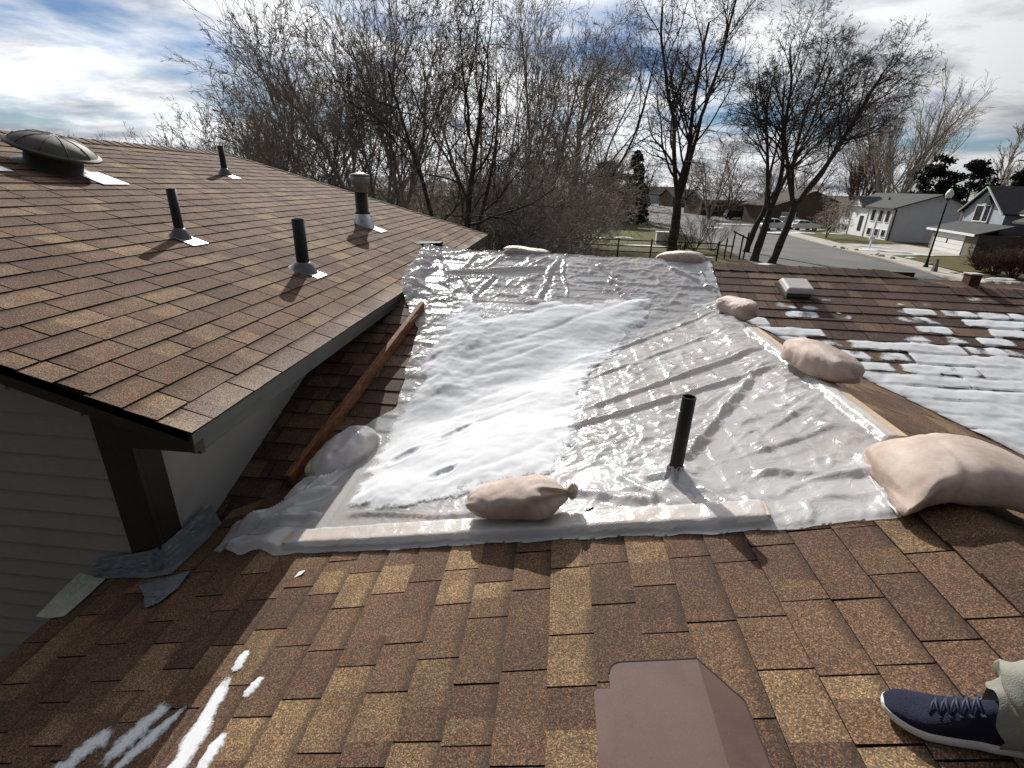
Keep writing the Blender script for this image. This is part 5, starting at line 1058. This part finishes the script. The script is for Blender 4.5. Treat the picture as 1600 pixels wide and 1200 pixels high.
# white split-level: local x along the front from far end to near corner
xl, yl = G(1305, 362); xr, yr = G(1384, 377); L_ = math.hypot(xr - xl, yr - yl)
t = thing('white_house', 'white split-level house with grey roof and blank white gable wall', 'house', (xl, yl, 0), 'houses across the street', facing(xl, yl, xr, yr))
DP = 9.5; ZE, ZR = 3.95, 5.6
body(t, 0, L_, 0, DP, ZE, 'wwall', ZR); gable(t, 0, L_, 0, DP, ZE, ZR, 'roofg', .4)
for a in (L_ - .25, L_ - 3.6, L_ - 6.2, .25, 3.6): mb = MB(); mb.b2(a - .1, a + .1, -.1, .0, 0, ZE - .1); mb.build('pilaster', M['wtrim'], t, local=True)
for a in (L_ - 1.1, L_ - 2.8, L_ - 4.7): win(t, a - .45, a + .45, 2.25, 3.6, -.0); win(t, a - .45, a + .45, .45, 1.25, -.0)
for a in (.9, 2.2, 3.1): win(t, a - .38, a + .38, 2.25, 3.6, -.0); win(t, a - .38, a + .38, .45, 1.25, -.0)
mb = MB(); mb.b2(L_ / 2 - .9, L_ / 2 + .1, -.04, .02, .7, 2.7); d_ = mb.build('door', M['blackm'], t, local=True); mb = MB(); mb.b2(L_ / 2 - .82, L_ / 2 - .76, -.09, -.04, 1.6, 1.75); mb.build('handle', M['galv'], d_, local=True)
mb = MB(); mb.prism([(L_ / 2 - 3.4, 3.9), (L_ / 2 - 1.6, 5.0), (L_ / 2 + .2, 3.9)], (1, 0, 0), (0, 0, 1), (0, 2.6, 0), (0, -.5, 0)); fix_normals(mb.build('porch_gable', M['wwall'], t, local=True))
mb = MB(); mb.prism([(L_ / 2 - 3.7, 3.8), (L_ / 2 - 1.6, 5.08), (L_ / 2 + .5, 3.8), (L_ / 2 + .5, 3.95), (L_ / 2 - 1.6, 5.23), (L_ / 2 - 3.7, 3.95)], (1, 0, 0), (0, 0, 1), (0, 3.0, 0), (0, -.7, 0)); fix_normals(mb.build('porch_roof', M['roofg'], t, local=True))
mb = MB(); mb.tube([(L_ + .08, .15, .1), (L_ + .08, .15, 3.8), (L_ + .0, -.3, 4.0)], .07, 8); mb.build('downpipe', M['blackm'], t, local=True)
mb = MB(); mb.b2(L_ - .02, L_ + .03, DP / 2 - .25, DP / 2 + .25, 4.75, 5.2); mb.build('gable_louvre', M['wtrim'], t, local=True)
mb = MB(); mb.tube([(L_ * .55, 2.3, 4.6), (L_ * .55, 2.3, 5.2)], .12, 8); mb.build('roof_vent', M['blackm'], t, local=True)
# grey gabled house with garage
xl, yl = G(1449, 389); xr, yr = G(1503, 402); L_ = math.hypot(xr - xl, yr - yl)
t = thing('gabled_house', 'blue-grey house with steep front gable above a white garage door', 'house', (xl, yl, 0), 'houses across the street', facing(xl, yl, xr, yr))
E_ = L_ + 1.6
body(t, 0, E_ , 0, 6, 2.25, 'brick'); 
mb = MB(); mb.b2(.75, L_ - .55, -.06, .02, .05, 2.0); gd = mb.build('garage_door', M['gdoor'], t, local=True); mb = MB(); mb.b2(L_ / 2 - .1, L_ / 2 + .1, -.1, -.06, 1.05, 1.45); mb.build('handle', M['blackm'], gd, local=True)
for q in range(3): mb = MB(); z_ = .05 + (q + 1) * .487; mb.b2(.75, L_ - .55, -.065, -.06, z_ - .012, z_ + .012); mb.build('panel_joint', M['bootg'], gd, local=True)
mb = MB(); mb.prism([(-.5, 2.12), (2.3, 3.05), (2.3, 3.15), (-.5, 2.28)], (0, 1, 0), (0, 0, 1), (E_ + .8, 0, 0), (-.4, 0, 0)); fix_normals(mb.build('garage_roof', M['roofg'], t, local=True))
mb = MB(); mb.b2(-.4, E_ + .4, -.56, -.5, 2.08, 2.3); mb.build('gutter', M['wtrim'], t, local=True)
GX0, GX1 = -.2, L_ - .2; GZE, GZR = 4.2, 6.5; gc = (GX0 + GX1) / 2
mb = MB(); mb.b2(GX0, GX1, 2.3, 8, 2.2, GZE); mb.prism([(GX0, GZE), (gc, GZR), (GX1, GZE)], (1, 0, 0), (0, 0, 1), (0, 5.7, 0), (0, 2.3, 0)); fix_normals(mb.build('gable_wall', M['gwall'], t, local=True))
gable(t, GX0, GX1, 2.3, 9, GZE, GZR, 'roofd', .35, 'y', .14)
s_ = (GZR - GZE) / (gc - GX0)
for sg, xa in ((1, GX0), (-1, GX1)): mb = MB(); mb.beam((xa - sg * .35, 1.93, GZE - .35 * s_ + .04), (gc, 1.93, GZR + .06), .05, .24, (0, 1, 0)); mb.build('barge_board', M['wtrim'], t, local=True)
win(t, gc - 1.35, gc + .05, 3.3, 4.75, 2.22, bars=()); win(t, gc + .35, gc + 1.25, 3.3, 4.75, 2.22)
mb = MB(); mb.prism([(gc - .2, 5.0), (gc + .75, 5.75), (gc + 1.7, 5.0)], (1, 0, 0), (0, 0, 1), (0, .45, 0), (0, 1.85, 0)); fix_normals(mb.build('window_hood', M['roofd'], t, local=True))
mb = MB(); mb.b2(GX1, GX1 + 9, 4.6, 11, -.3, 4.3); mb.build('wall', M['gwall'], t, local=True)
gable(t, gc, GX1 + 9, 3.6, 12, 4.35, GZR + .02, 'roofd', .4)
mb = MB(); mb.b2(GX1 + .3, GX1 + 8, 3.2, 3.3, 4.05, 4.3); mb.build('gutter', M['wtrim'], t, local=True)
mb = MB(); mb.prism([(2.2, 3.4), (4.8, 4.6), (4.8, 4.75), (2.2, 3.55)], (0, 1, 0), (0, 0, 1), (6.5, 0, 0), (GX1 + 1.6, 0, 0)); fix_normals(mb.build('porch_roof', M['roofg'], t, local=True))
win(t, GX1 + 2.2, GX1 + 3.6, 1.0, 2.4, 4.58)
mb = MB(); mb.tube([(GX0 - .1, 2.2, 2.6), (GX0 - .1, 2.2, 4.0), (GX0 - .35, 1.9, 4.25)], .06, 8); mb.build('downpipe', M['wtrim'], t, local=True)
# snow on that roof
mb = MB(); rg = random.Random(4); s_ = (GZR - 4.35) / 4.2
P = []
for i in range(14): a = 2 * math.pi * i / 14; P.append((GX1 + 4.6 + 1.9 * math.cos(a) * rg.uniform(.6, 1.2), 5.6 + 1.0 * math.sin(a) * rg.uniform(.6, 1.2)))
mb.add([(x_, y_, 4.35 + (y_ - 3.6) * s_ + .20) for x_, y_ in P] + [(x_, y_, 4.35 + (y_ - 3.6) * s_ + .155) for x_, y_ in P], [tuple(range(14))] + [(i, 14 + i, 14 + (i + 1) % 14, (i + 1) % 14) for i in range(14)]); fix_normals(mb.build('roof_snow', M['snow'], t, local=True))
# brown house
hx, hy = B(1268, 102); t = thing('brown_house', 'low brown house with snow-edged gable behind the parked cars', 'house', (hx - 6, hy, 0), 'houses across the street', .15)
body(t, 0, 14, 0, 9, 3.2, 'bwall', 5.6, 'y'); gable(t, 0, 14, 0, 9, 3.2, 5.6, 'roofb', .5, 'y')
win(t, 2.2, 4.6, 1.0, 2.2, 0, bars=(3.4,)); mb = MB(); mb.b2(8, 12.6, -.05, .02, 0, 2.2); mb.build('garage_door', M['brick'], t, local=True); mb = MB(); mb.beam((-.3, -.56, 3.12), (5.6, -.56, 5.2), .06, .2, (0, 1, 0)); mb.build('roof_snow', M['snow'], t, local=True)
def simple_house(px_, d_, w, dp, ze, zr, wall, roof, label, rot=0.0, snow=False):
    hx, hy = B(px_, d_); t = thing('far_house', label, 'house', (hx - w / 2, hy, 0), 'far houses', rot); body(t, 0, w, 0, dp, ze, wall, zr); gable(t, 0, w, 0, dp, ze, zr, roof, .4)
    for a in (.22, .5, .78): win(t, w * a - .6, w * a + .6, 1.0, 2.1, 0)
    if snow: mb = MB(); s = (zr - ze) / (dp / 2); mb.hexa([(.2, .3, ze + .3 * s + .17), (w - .2, .3, ze + .3 * s + .17), (w - .2, dp / 2 - .2, zr - .2 * s + .17), (.2, dp / 2 - .2, zr - .2 * s + .17)], [(.2, .3, ze + .3 * s + .24), (w - .2, .3, ze + .3 * s + .24), (w - .2, dp / 2 - .2, zr - .2 * s + .24), (.2, dp / 2 - .2, zr - .2 * s + .24)]); mb.build('roof_snow', M['snow'], t, local=True)
simple_house(570, 74, 13, 8, 3.6, 5.6, 'wwall', 'roofg', 'house with snowy roof glimpsed through branches beside the flue', .1, True)
simple_house(1035, 205, 16, 10, 3.2, 5.8, 'wwall', 'roofg', 'far pale house at the end of the street', .2)
simple_house(1090, 175, 14, 10, 3.0, 5.2, 'bwall', 'roofb', 'far brown house right of the street end', .25)
simple_house(905, 86, 12, 8, 3.0, 4.8, 'bwall', 'roofg', 'low house with snowy roof half hidden in the thicket', -.1, True)
simple_house(1155, 128, 15, 9, 3.0, 5.0, 'bwall', 'roofd', 'dark house behind the black parked car', .2, True)
simple_house(720, 80, 12, 8, 3.0, 5.0, 'wwall', 'roofb', 'pale house hidden by branches beyond the roof hip', 0, True)

# ------------------------------------------------------------------ cars
def car(pos, rot, m, label, suv=False, sc=1.0):
    t = thing('parked_car', label, 'car', (pos[0], pos[1], .14), 'cars parked across the street', rot); L = 4.5 * sc; W = 1.75
    hgt = 1.62 if suv else 1.42
    prof = [(-L / 2, .42), (-L / 2 + .05, .85), (-L / 2 + .35, .95), (L / 2 - 1.15, 1.0), (L / 2 - .25, .86), (L / 2, .72), (L / 2, .38), (L / 2 - .3, .25), (-L / 2 + .3, .25)]
    mb = MB(); mb.prism(prof, (1, 0, 0), (0, 0, 1), (0, W, 0), (0, -W / 2, 0)); bevel(fix_normals(mb.build('body', M[m], t, local=True)), .08, 3)
    ca = [(-L / 2 + (.12 if suv else .55), .93), (-L / 2 + (.3 if suv else 1.1), hgt), (L / 2 - 2.1, hgt), (L / 2 - 1.2, .98)]
    mb = MB(); A = [(x, -W / 2 + .08 + (.16 if z > 1.2 else 0), z) for x, z in ca]; Bq = [(x, W / 2 - .08 - (.16 if z > 1.2 else 0), z) for x, z in ca]; mb.add(A + Bq, [(0, 1, 2, 3)[::-1], (4, 5, 6, 7), (0, 1, 5, 4), (1, 2, 6, 5), (2, 3, 7, 6)]); bevel(fix_normals(mb.build('cabin', M[m], t, local=True)), .05, 2)
    for sg in (-1, 1):
        for xa, xb in ((ca[0][0] + .35, (ca[0][0] + ca[3][0]) / 2 - .08), ((ca[0][0] + ca[3][0]) / 2 + .02, ca[3][0] - .32)):
            mb = MB(); y0 = sg * (W / 2 - .115); y1 = sg * (W / 2 - .215); xa2 = max(xa, ca[1][0] + .08); xb2 = min(xb, ca[2][0] - .02)
            q = [(xa, y0, 1.02), (xb, y0, 1.02), (xb2, y1, hgt - .1), (xa2, y1, hgt - .1)]; mb.add(q + [(a, b + sg * .02, c) for a, b, c in q], [(0, 1, 2, 3), (4, 5, 6, 7), (0, 1, 5, 4), (1, 2, 6, 5), (2, 3, 7, 6), (3, 0, 4, 7)]); fix_normals(mb.build('side_window', M['glass'], t, local=True))
        for xw in (-L / 2 + .85, L / 2 - .85):
            mb = MB(); mb.lathe([(.33, -.11), (.345, -.06), (.345, .06), (.33, .11)], (xw, sg * (W / 2 - .10), .20), (0, 1, 0), 18); w = fix_normals(mb.build('wheel', M['rubber'], t, local=True)); mb = MB(); mb.lathe([(.20, -.125), (.20, .125)], (xw, sg * (W / 2 - .10), .20), (0, 1, 0), 14); mb.build('rim', M['galv'], w, local=True)
        mb = MB(); mb.b2(L / 2 - .12, L / 2 + .01, sg * .72 - .16, sg * .72 + .16, .66, .80); mb.build('headlight', M['globe'], t, local=True)
        mb = MB(); mb.b2(-L / 2 - .01, -L / 2 + .1, sg * .74 - .12, sg * .74 + .12, .70, .88); mb.build('tail_light', M['redpost'], t, local=True)
    for nm, (a, b) in (('windscreen', (ca[3], ca[2])), ('rear_window', (ca[0], ca[1]))):
        A_ = Vector((a[0], 0, a[1])); B_ = Vector((b[0], 0, b[1])); n_ = Vector((1 if nm == 'windscreen' else -1, 0, .8)).normalized() * .012; q = [A_.lerp(B_, .12) + n_ + Vector((0, -.66, 0)), A_.lerp(B_, .12) + n_ + Vector((0, .66, 0)), A_.lerp(B_, .88) + n_ + Vector((0, .56, 0)), A_.lerp(B_, .88) + n_ + Vector((0, -.56, 0))]; mb = MB(); mb.add(q, [(0, 1, 2, 3)]); mb.build(nm, M['glass'], t, local=True)
car((27.2 * KF, 69.3 * KF), .2, 'carw', 'white car at left of the driveway, half behind a trunk', True, .98)
car((31.6 * KF, 71.2 * KF), .2, 'carw', 'white sedan parked on the driveway in front of the others', False, 1.0)
car((32.2 * KF, 76 * KF), .25, 'cars', 'silver estate car behind the white sedan', True)
car((36.6 * KF, 76.8 * KF), 2.2, 'card', 'dark car parked nose-on beside the small pale-trunked tree', True)
car((30.4 * KF, 94 * KF), .2, 'card', 'black vehicle across the side street under the backboard', True, 1.15)

# ------------------------------------------------------------------ street furniture, fence
x, y = G(1445, 420); t = thing('street_lamp', 'black street lamp post with white globe by the pavement', 'street lamp', (x, y, .14)); HL = 5.1
mb = MB(); mb.lathe([(.19, 0), (.19, .12), (.13, .18), (.10, .55), (.085, .6), (.075, .65), (.055, HL - .3), (.05, HL)], (x, y, .14), (0, 0, 1), 16); mb.build('post', M['blackm'], t, True)
mb = MB(); mb.lathe([(.05, HL - .05), (.15, HL + .05), (.18, HL + .10), (.16, HL + .12)], (x, y, .14), (0, 0, 1), 16); mb.build('collar', M['blackm'], t, True)
mb = MB(); mb.lathe([(.16, HL + .12), (.25, HL + .30), (.26, HL + .42), (.20, HL + .60), (.12, HL + .70), (.08, HL + .76), (.03, HL + .82)], (x, y, .14), (0, 0, 1), 18); mb.build('globe', M['globe'], t, True)
x, y = G(1357, 392); t = thing('mailbox', 'white mailbox on a post in a snow patch by the kerb', 'mailbox', (x, y, .1))
mb = MB(); mb.b2(x - .07, x + .07, y - .07, y + .07, 0, 1.2); mb.build('post', M['wtrim'], t); mb = MB(); mb.b2(x - .28, x + .22, y - .12, y + .12, 1.12, 1.42); bevel(mb.build('box', M['wtrim'], t), .05, 3)
def patch(x, y, rx, ry, seed, label, rot=0, z=.15):
    rg = random.Random(seed); n = 16; mb = MB(); vs = [(x, y, z + .10)]
    for ring, (k, h) in enumerate(((.55, .08), (1, .0))):
        for i in range(n): a = 2 * math.pi * i / n; q = rg.uniform(.72, 1.2) * k; dx, dy = rx * q * math.cos(a), ry * q * math.sin(a); vs.append((x + dx * math.cos(rot) - dy * math.sin(rot), y + dx * math.sin(rot) + dy * math.cos(rot), z + h))
    fs = [(0, 1 + i, 1 + (i + 1) % n) for i in range(n)] + [(1 + i, 1 + n + i, 1 + n + (i + 1) % n, 1 + (i + 1) % n) for i in range(n)]; mb.add(vs, fs); tag(mb.build('snow_patch', M['snow'], None, True), label, 'snow', 'snow patches on the ground')
for i, (px_, py_, rx, ry, rot, lab) in enumerate(((1357, 393, 1.1, .7, .3, 'snow patch round the mailbox foot'), (1360, 388, 2.2, .35, -.6, 'long snow streak along the driveway edge, left'), (1405, 397, 2.6, .35, -.6, 'long snow streak along the driveway edge, middle'), (1440, 401, .9, .4, -.5, 'small snow streak near the lamp post'), (1423, 406, .5, .3, 0, 'snow blob on the lawn left of the lamp post'), (1215, 366, 2.6, .9, .1, 'snow bank before the left white car'), (1255, 366, 2.0, .7, .1, 'snow bank before the white sedan'), (1300, 367, 1.6, .7, 0, 'snow bank right of the white sedan'), (1150, 351, 4.0, 1.0, .2, 'snow bank along the far kerb under the backboard'), (1118, 356, 2.0, .8, .6, 'snow heap on the far kerb left of the trunks'), (975, 372, 1.2, .5, 0, 'snow patch on the grass left of the cabinet'), (1000, 385, 2.2, .6, .1, 'snow patch on the grass before the cabinet'), (935, 372, 1.0, .6, 0, 'snow patch under the thicket'), (890, 386, 1.4, .4, .1, 'snow patch near the central trunk'), (1010, 340, 3.0, 1.0, .5, 'snow bank along the side street corner'), (1560, 440, 1.2, .3, .2, 'snow streak in the right-hand shrub bed'), (1195, 414, .9, .6, .4, 'snow patch between the kerb trees'), (1090, 403, 1.3, .4, .1, 'snow patch at the foot of the bare shrubs'))):
    x, y = G(px_, py_); patch(x, y, rx, ry, i, lab, rot, .17 if px_ > 1210 else .04)
x, y = G(1458, 427); t = thing('utility_pedestal', 'small grey-green utility pedestal beside the lamp post', 'pedestal', (x, y, .14)); mb = MB(); mb.hexa([(x - .16, y - .16, .14), (x + .16, y - .16, .14), (x + .16, y + .16, .14), (x - .16, y + .16, .14)], [(x - .07, y - .07, .95), (x + .07, y - .07, .95), (x + .07, y + .07, .95), (x - .07, y + .07, .95)]); mb.build('body', M['brick'], t); mb = MB(); mb.b2(x - .08, x + .08, y - .08, y + .08, .95, 1.08); mb.build('cap', M['bootg'], t)
rg = random.Random(12)
for i in range(14):
    x, y = G(rg.uniform(1300, 1420), 0 * i + 388) if False else (rg.uniform(25.1, 26.6) * KF, rg.uniform(38, 52) * KF); s = rg.uniform(.12, .3); mb = MB(); mb.lathe([(s * .8, 0), (s, s * .3), (s * .7, s * .6), (s * .2, s * .75)], (x, y, .13), (rg.gauss(0, .2), rg.gauss(0, .2), 1), 7); tag(mb.build('kerb_stone', M['stone']), 'loose stone lying along the kerb between mailbox and lamp post', 'stone', 'stones along the kerb')
for i, (px_, py_) in enumerate(((1490, 430), (1505, 433), (1520, 438), (1540, 444), (1560, 445), (1580, 447))):
    x, y = G(px_, py_); s = rg.uniform(.35, .55); mb = MB(); mb.lathe([(s * .9, 0), (s, s * .25), (s * .8, s * .45), (s * .3, s * .55)], (x, y, .05), (rg.gauss(0, .1), rg.gauss(0, .1), 1), 8); tag(mb.build('edging_rock', M['stone']), ('first', 'second', 'third', 'fourth', 'fifth', 'sixth')[i] + ' flat rock from the left edging the right-hand shrub bed', 'rock', 'rocks edging the shrub bed')
# backboard
x, y = G(1173, 346); t = thing('basketball_hoop', 'white basketball backboard on a pole above the black vehicle', 'hoop', (x, y, 0))
mb = MB(); mb.tube([(x, y + .5, 0), (x, y + .5, 2.2), (x, y + .1, 2.9)], .06, 8); mb.build('pole', M['blackm'], t); mb = MB(); mb.prism([(-.85, 2.3), (-.95, 2.7), (-.85, 3.3), (.85, 3.3), (.95, 2.7), (.85, 2.3), (.4, 2.1), (-.4, 2.1)], (1, 0, 0), (0, 0, 1), (0, .05, 0), (x, y, 0)); fix_normals(mb.build('backboard', M['wtrim'], t)); mb = MB(); mb.tube([(x + .23 * math.cos(a), y - .27 + .23 * math.sin(a), 2.45) for a in [2 * math.pi * i / 12 for i in range(13)]], .015, 6); mb.build('rim', M['redpost'], t)
# cabinet
x, y = G(1038, 381); t = thing('utility_cabinet', 'white utility cabinet with a small dark hatch behind the fence', 'cabinet', (x, y, 0)); mb = MB(); mb.b2(x - .95, x + .95, y - .4, y + .4, 0, 1.15); bevel(mb.build('body', M['wtrim'], t), .03); mb = MB(); mb.b2(x - 1.0, x + 1.0, y - .45, y + .45, 1.15, 1.22); mb.build('lid', M['wtrim'], t); mb = MB(); mb.b2(x + .30, x + .58, y - .42, y - .39, .45, .85); mb.build('hatch', M['bootg'], t)
# fence
fy = 36.4 * KF; t = thing('rail_fence', 'thin black rail fence crossing the yard behind the sheeting', 'fence', (0, fy, 0)); xs = [-21.6 + i * 2.65 for i in range(14)]
for xx in xs: mb = MB(); mb.b2(xx - .055, xx + .055, fy - .055, fy + .055, -.1, 1.55); mb.build('post', M['blackm'], t)
for a, b in zip(xs, xs[1:]):
    for zz in (.5, .95, 1.4): mb = MB(); mb.b2(a + .05, b - .05, fy - .03, fy + .03, zz - .04, zz + .04); mb.build('rail', M['blackm'], t)
# rustic arbour
x, y = G(1148, 405); t = thing('garden_arbour', 'rough dark timber arbour beside the kerb trees', 'arbour', (x, y, 0))
for i, (ox, oy, h) in enumerate(((-.9, 0, 1.7), (-.3, .3, 2.1), (.3, -.1, 2.0), (.75, .2, 2.2), (.55, .6, 1.9), (-1.5, .2, 1.4))): mb = MB(); mb.tube([(x + ox, y + oy, -.1), (x + ox + .05 * (i % 2), y + oy, h)], .065, 7); mb.build('post', M['bark'], t)
mb = MB(); mb.tube([(x - .5, y + .1, 2.25), (x + .9, y + .2, 1.65)], .06, 7); mb.build('top_beam', M['bark'], t); mb = MB(); mb.tube([(x - 1.6, y + .2, 1.1), (x - .2, y + .2, 1.0)], .05, 7); mb.build('top_beam', M['bark'], t)
# utility pole
x, y = B(1590, 120); t = thing('utility_pole', 'wooden utility pole with crossarms rising at the right edge', 'utility pole', (x, y, 0)); mb = MB(); mb.tube([(x, y, 0), (x + .3, y, 16.5)], [.22, .14], 10); mb.build('pole', M['bark'], t)
for zz in (11.2, 14.0): mb = MB(); mb.beam((x - 1.6, y, zz + .1), (x + 1.8, y, zz - .1), .14, .16); mb.build('crossarm', M['bark'], t)
for i, px_ in enumerate((1566, 1574)):
    tr(B(px_, 150), (17.5, 14)[i], .25, 120 + i, ('pale narrow poplar at the right, taller of the pair', 'pale narrow poplar at the right, shorter of the pair')[i], M['bark3'], stems=1, lean=(.05, 0), **dict(fan, ang=[12, 14, 16, 16, 16], ratio=[.35, .45, .4, .4, .4], nch=[26, 7, 5, 0, 0], st=[.1, .1, .1, .1, 0], rmin=.03))
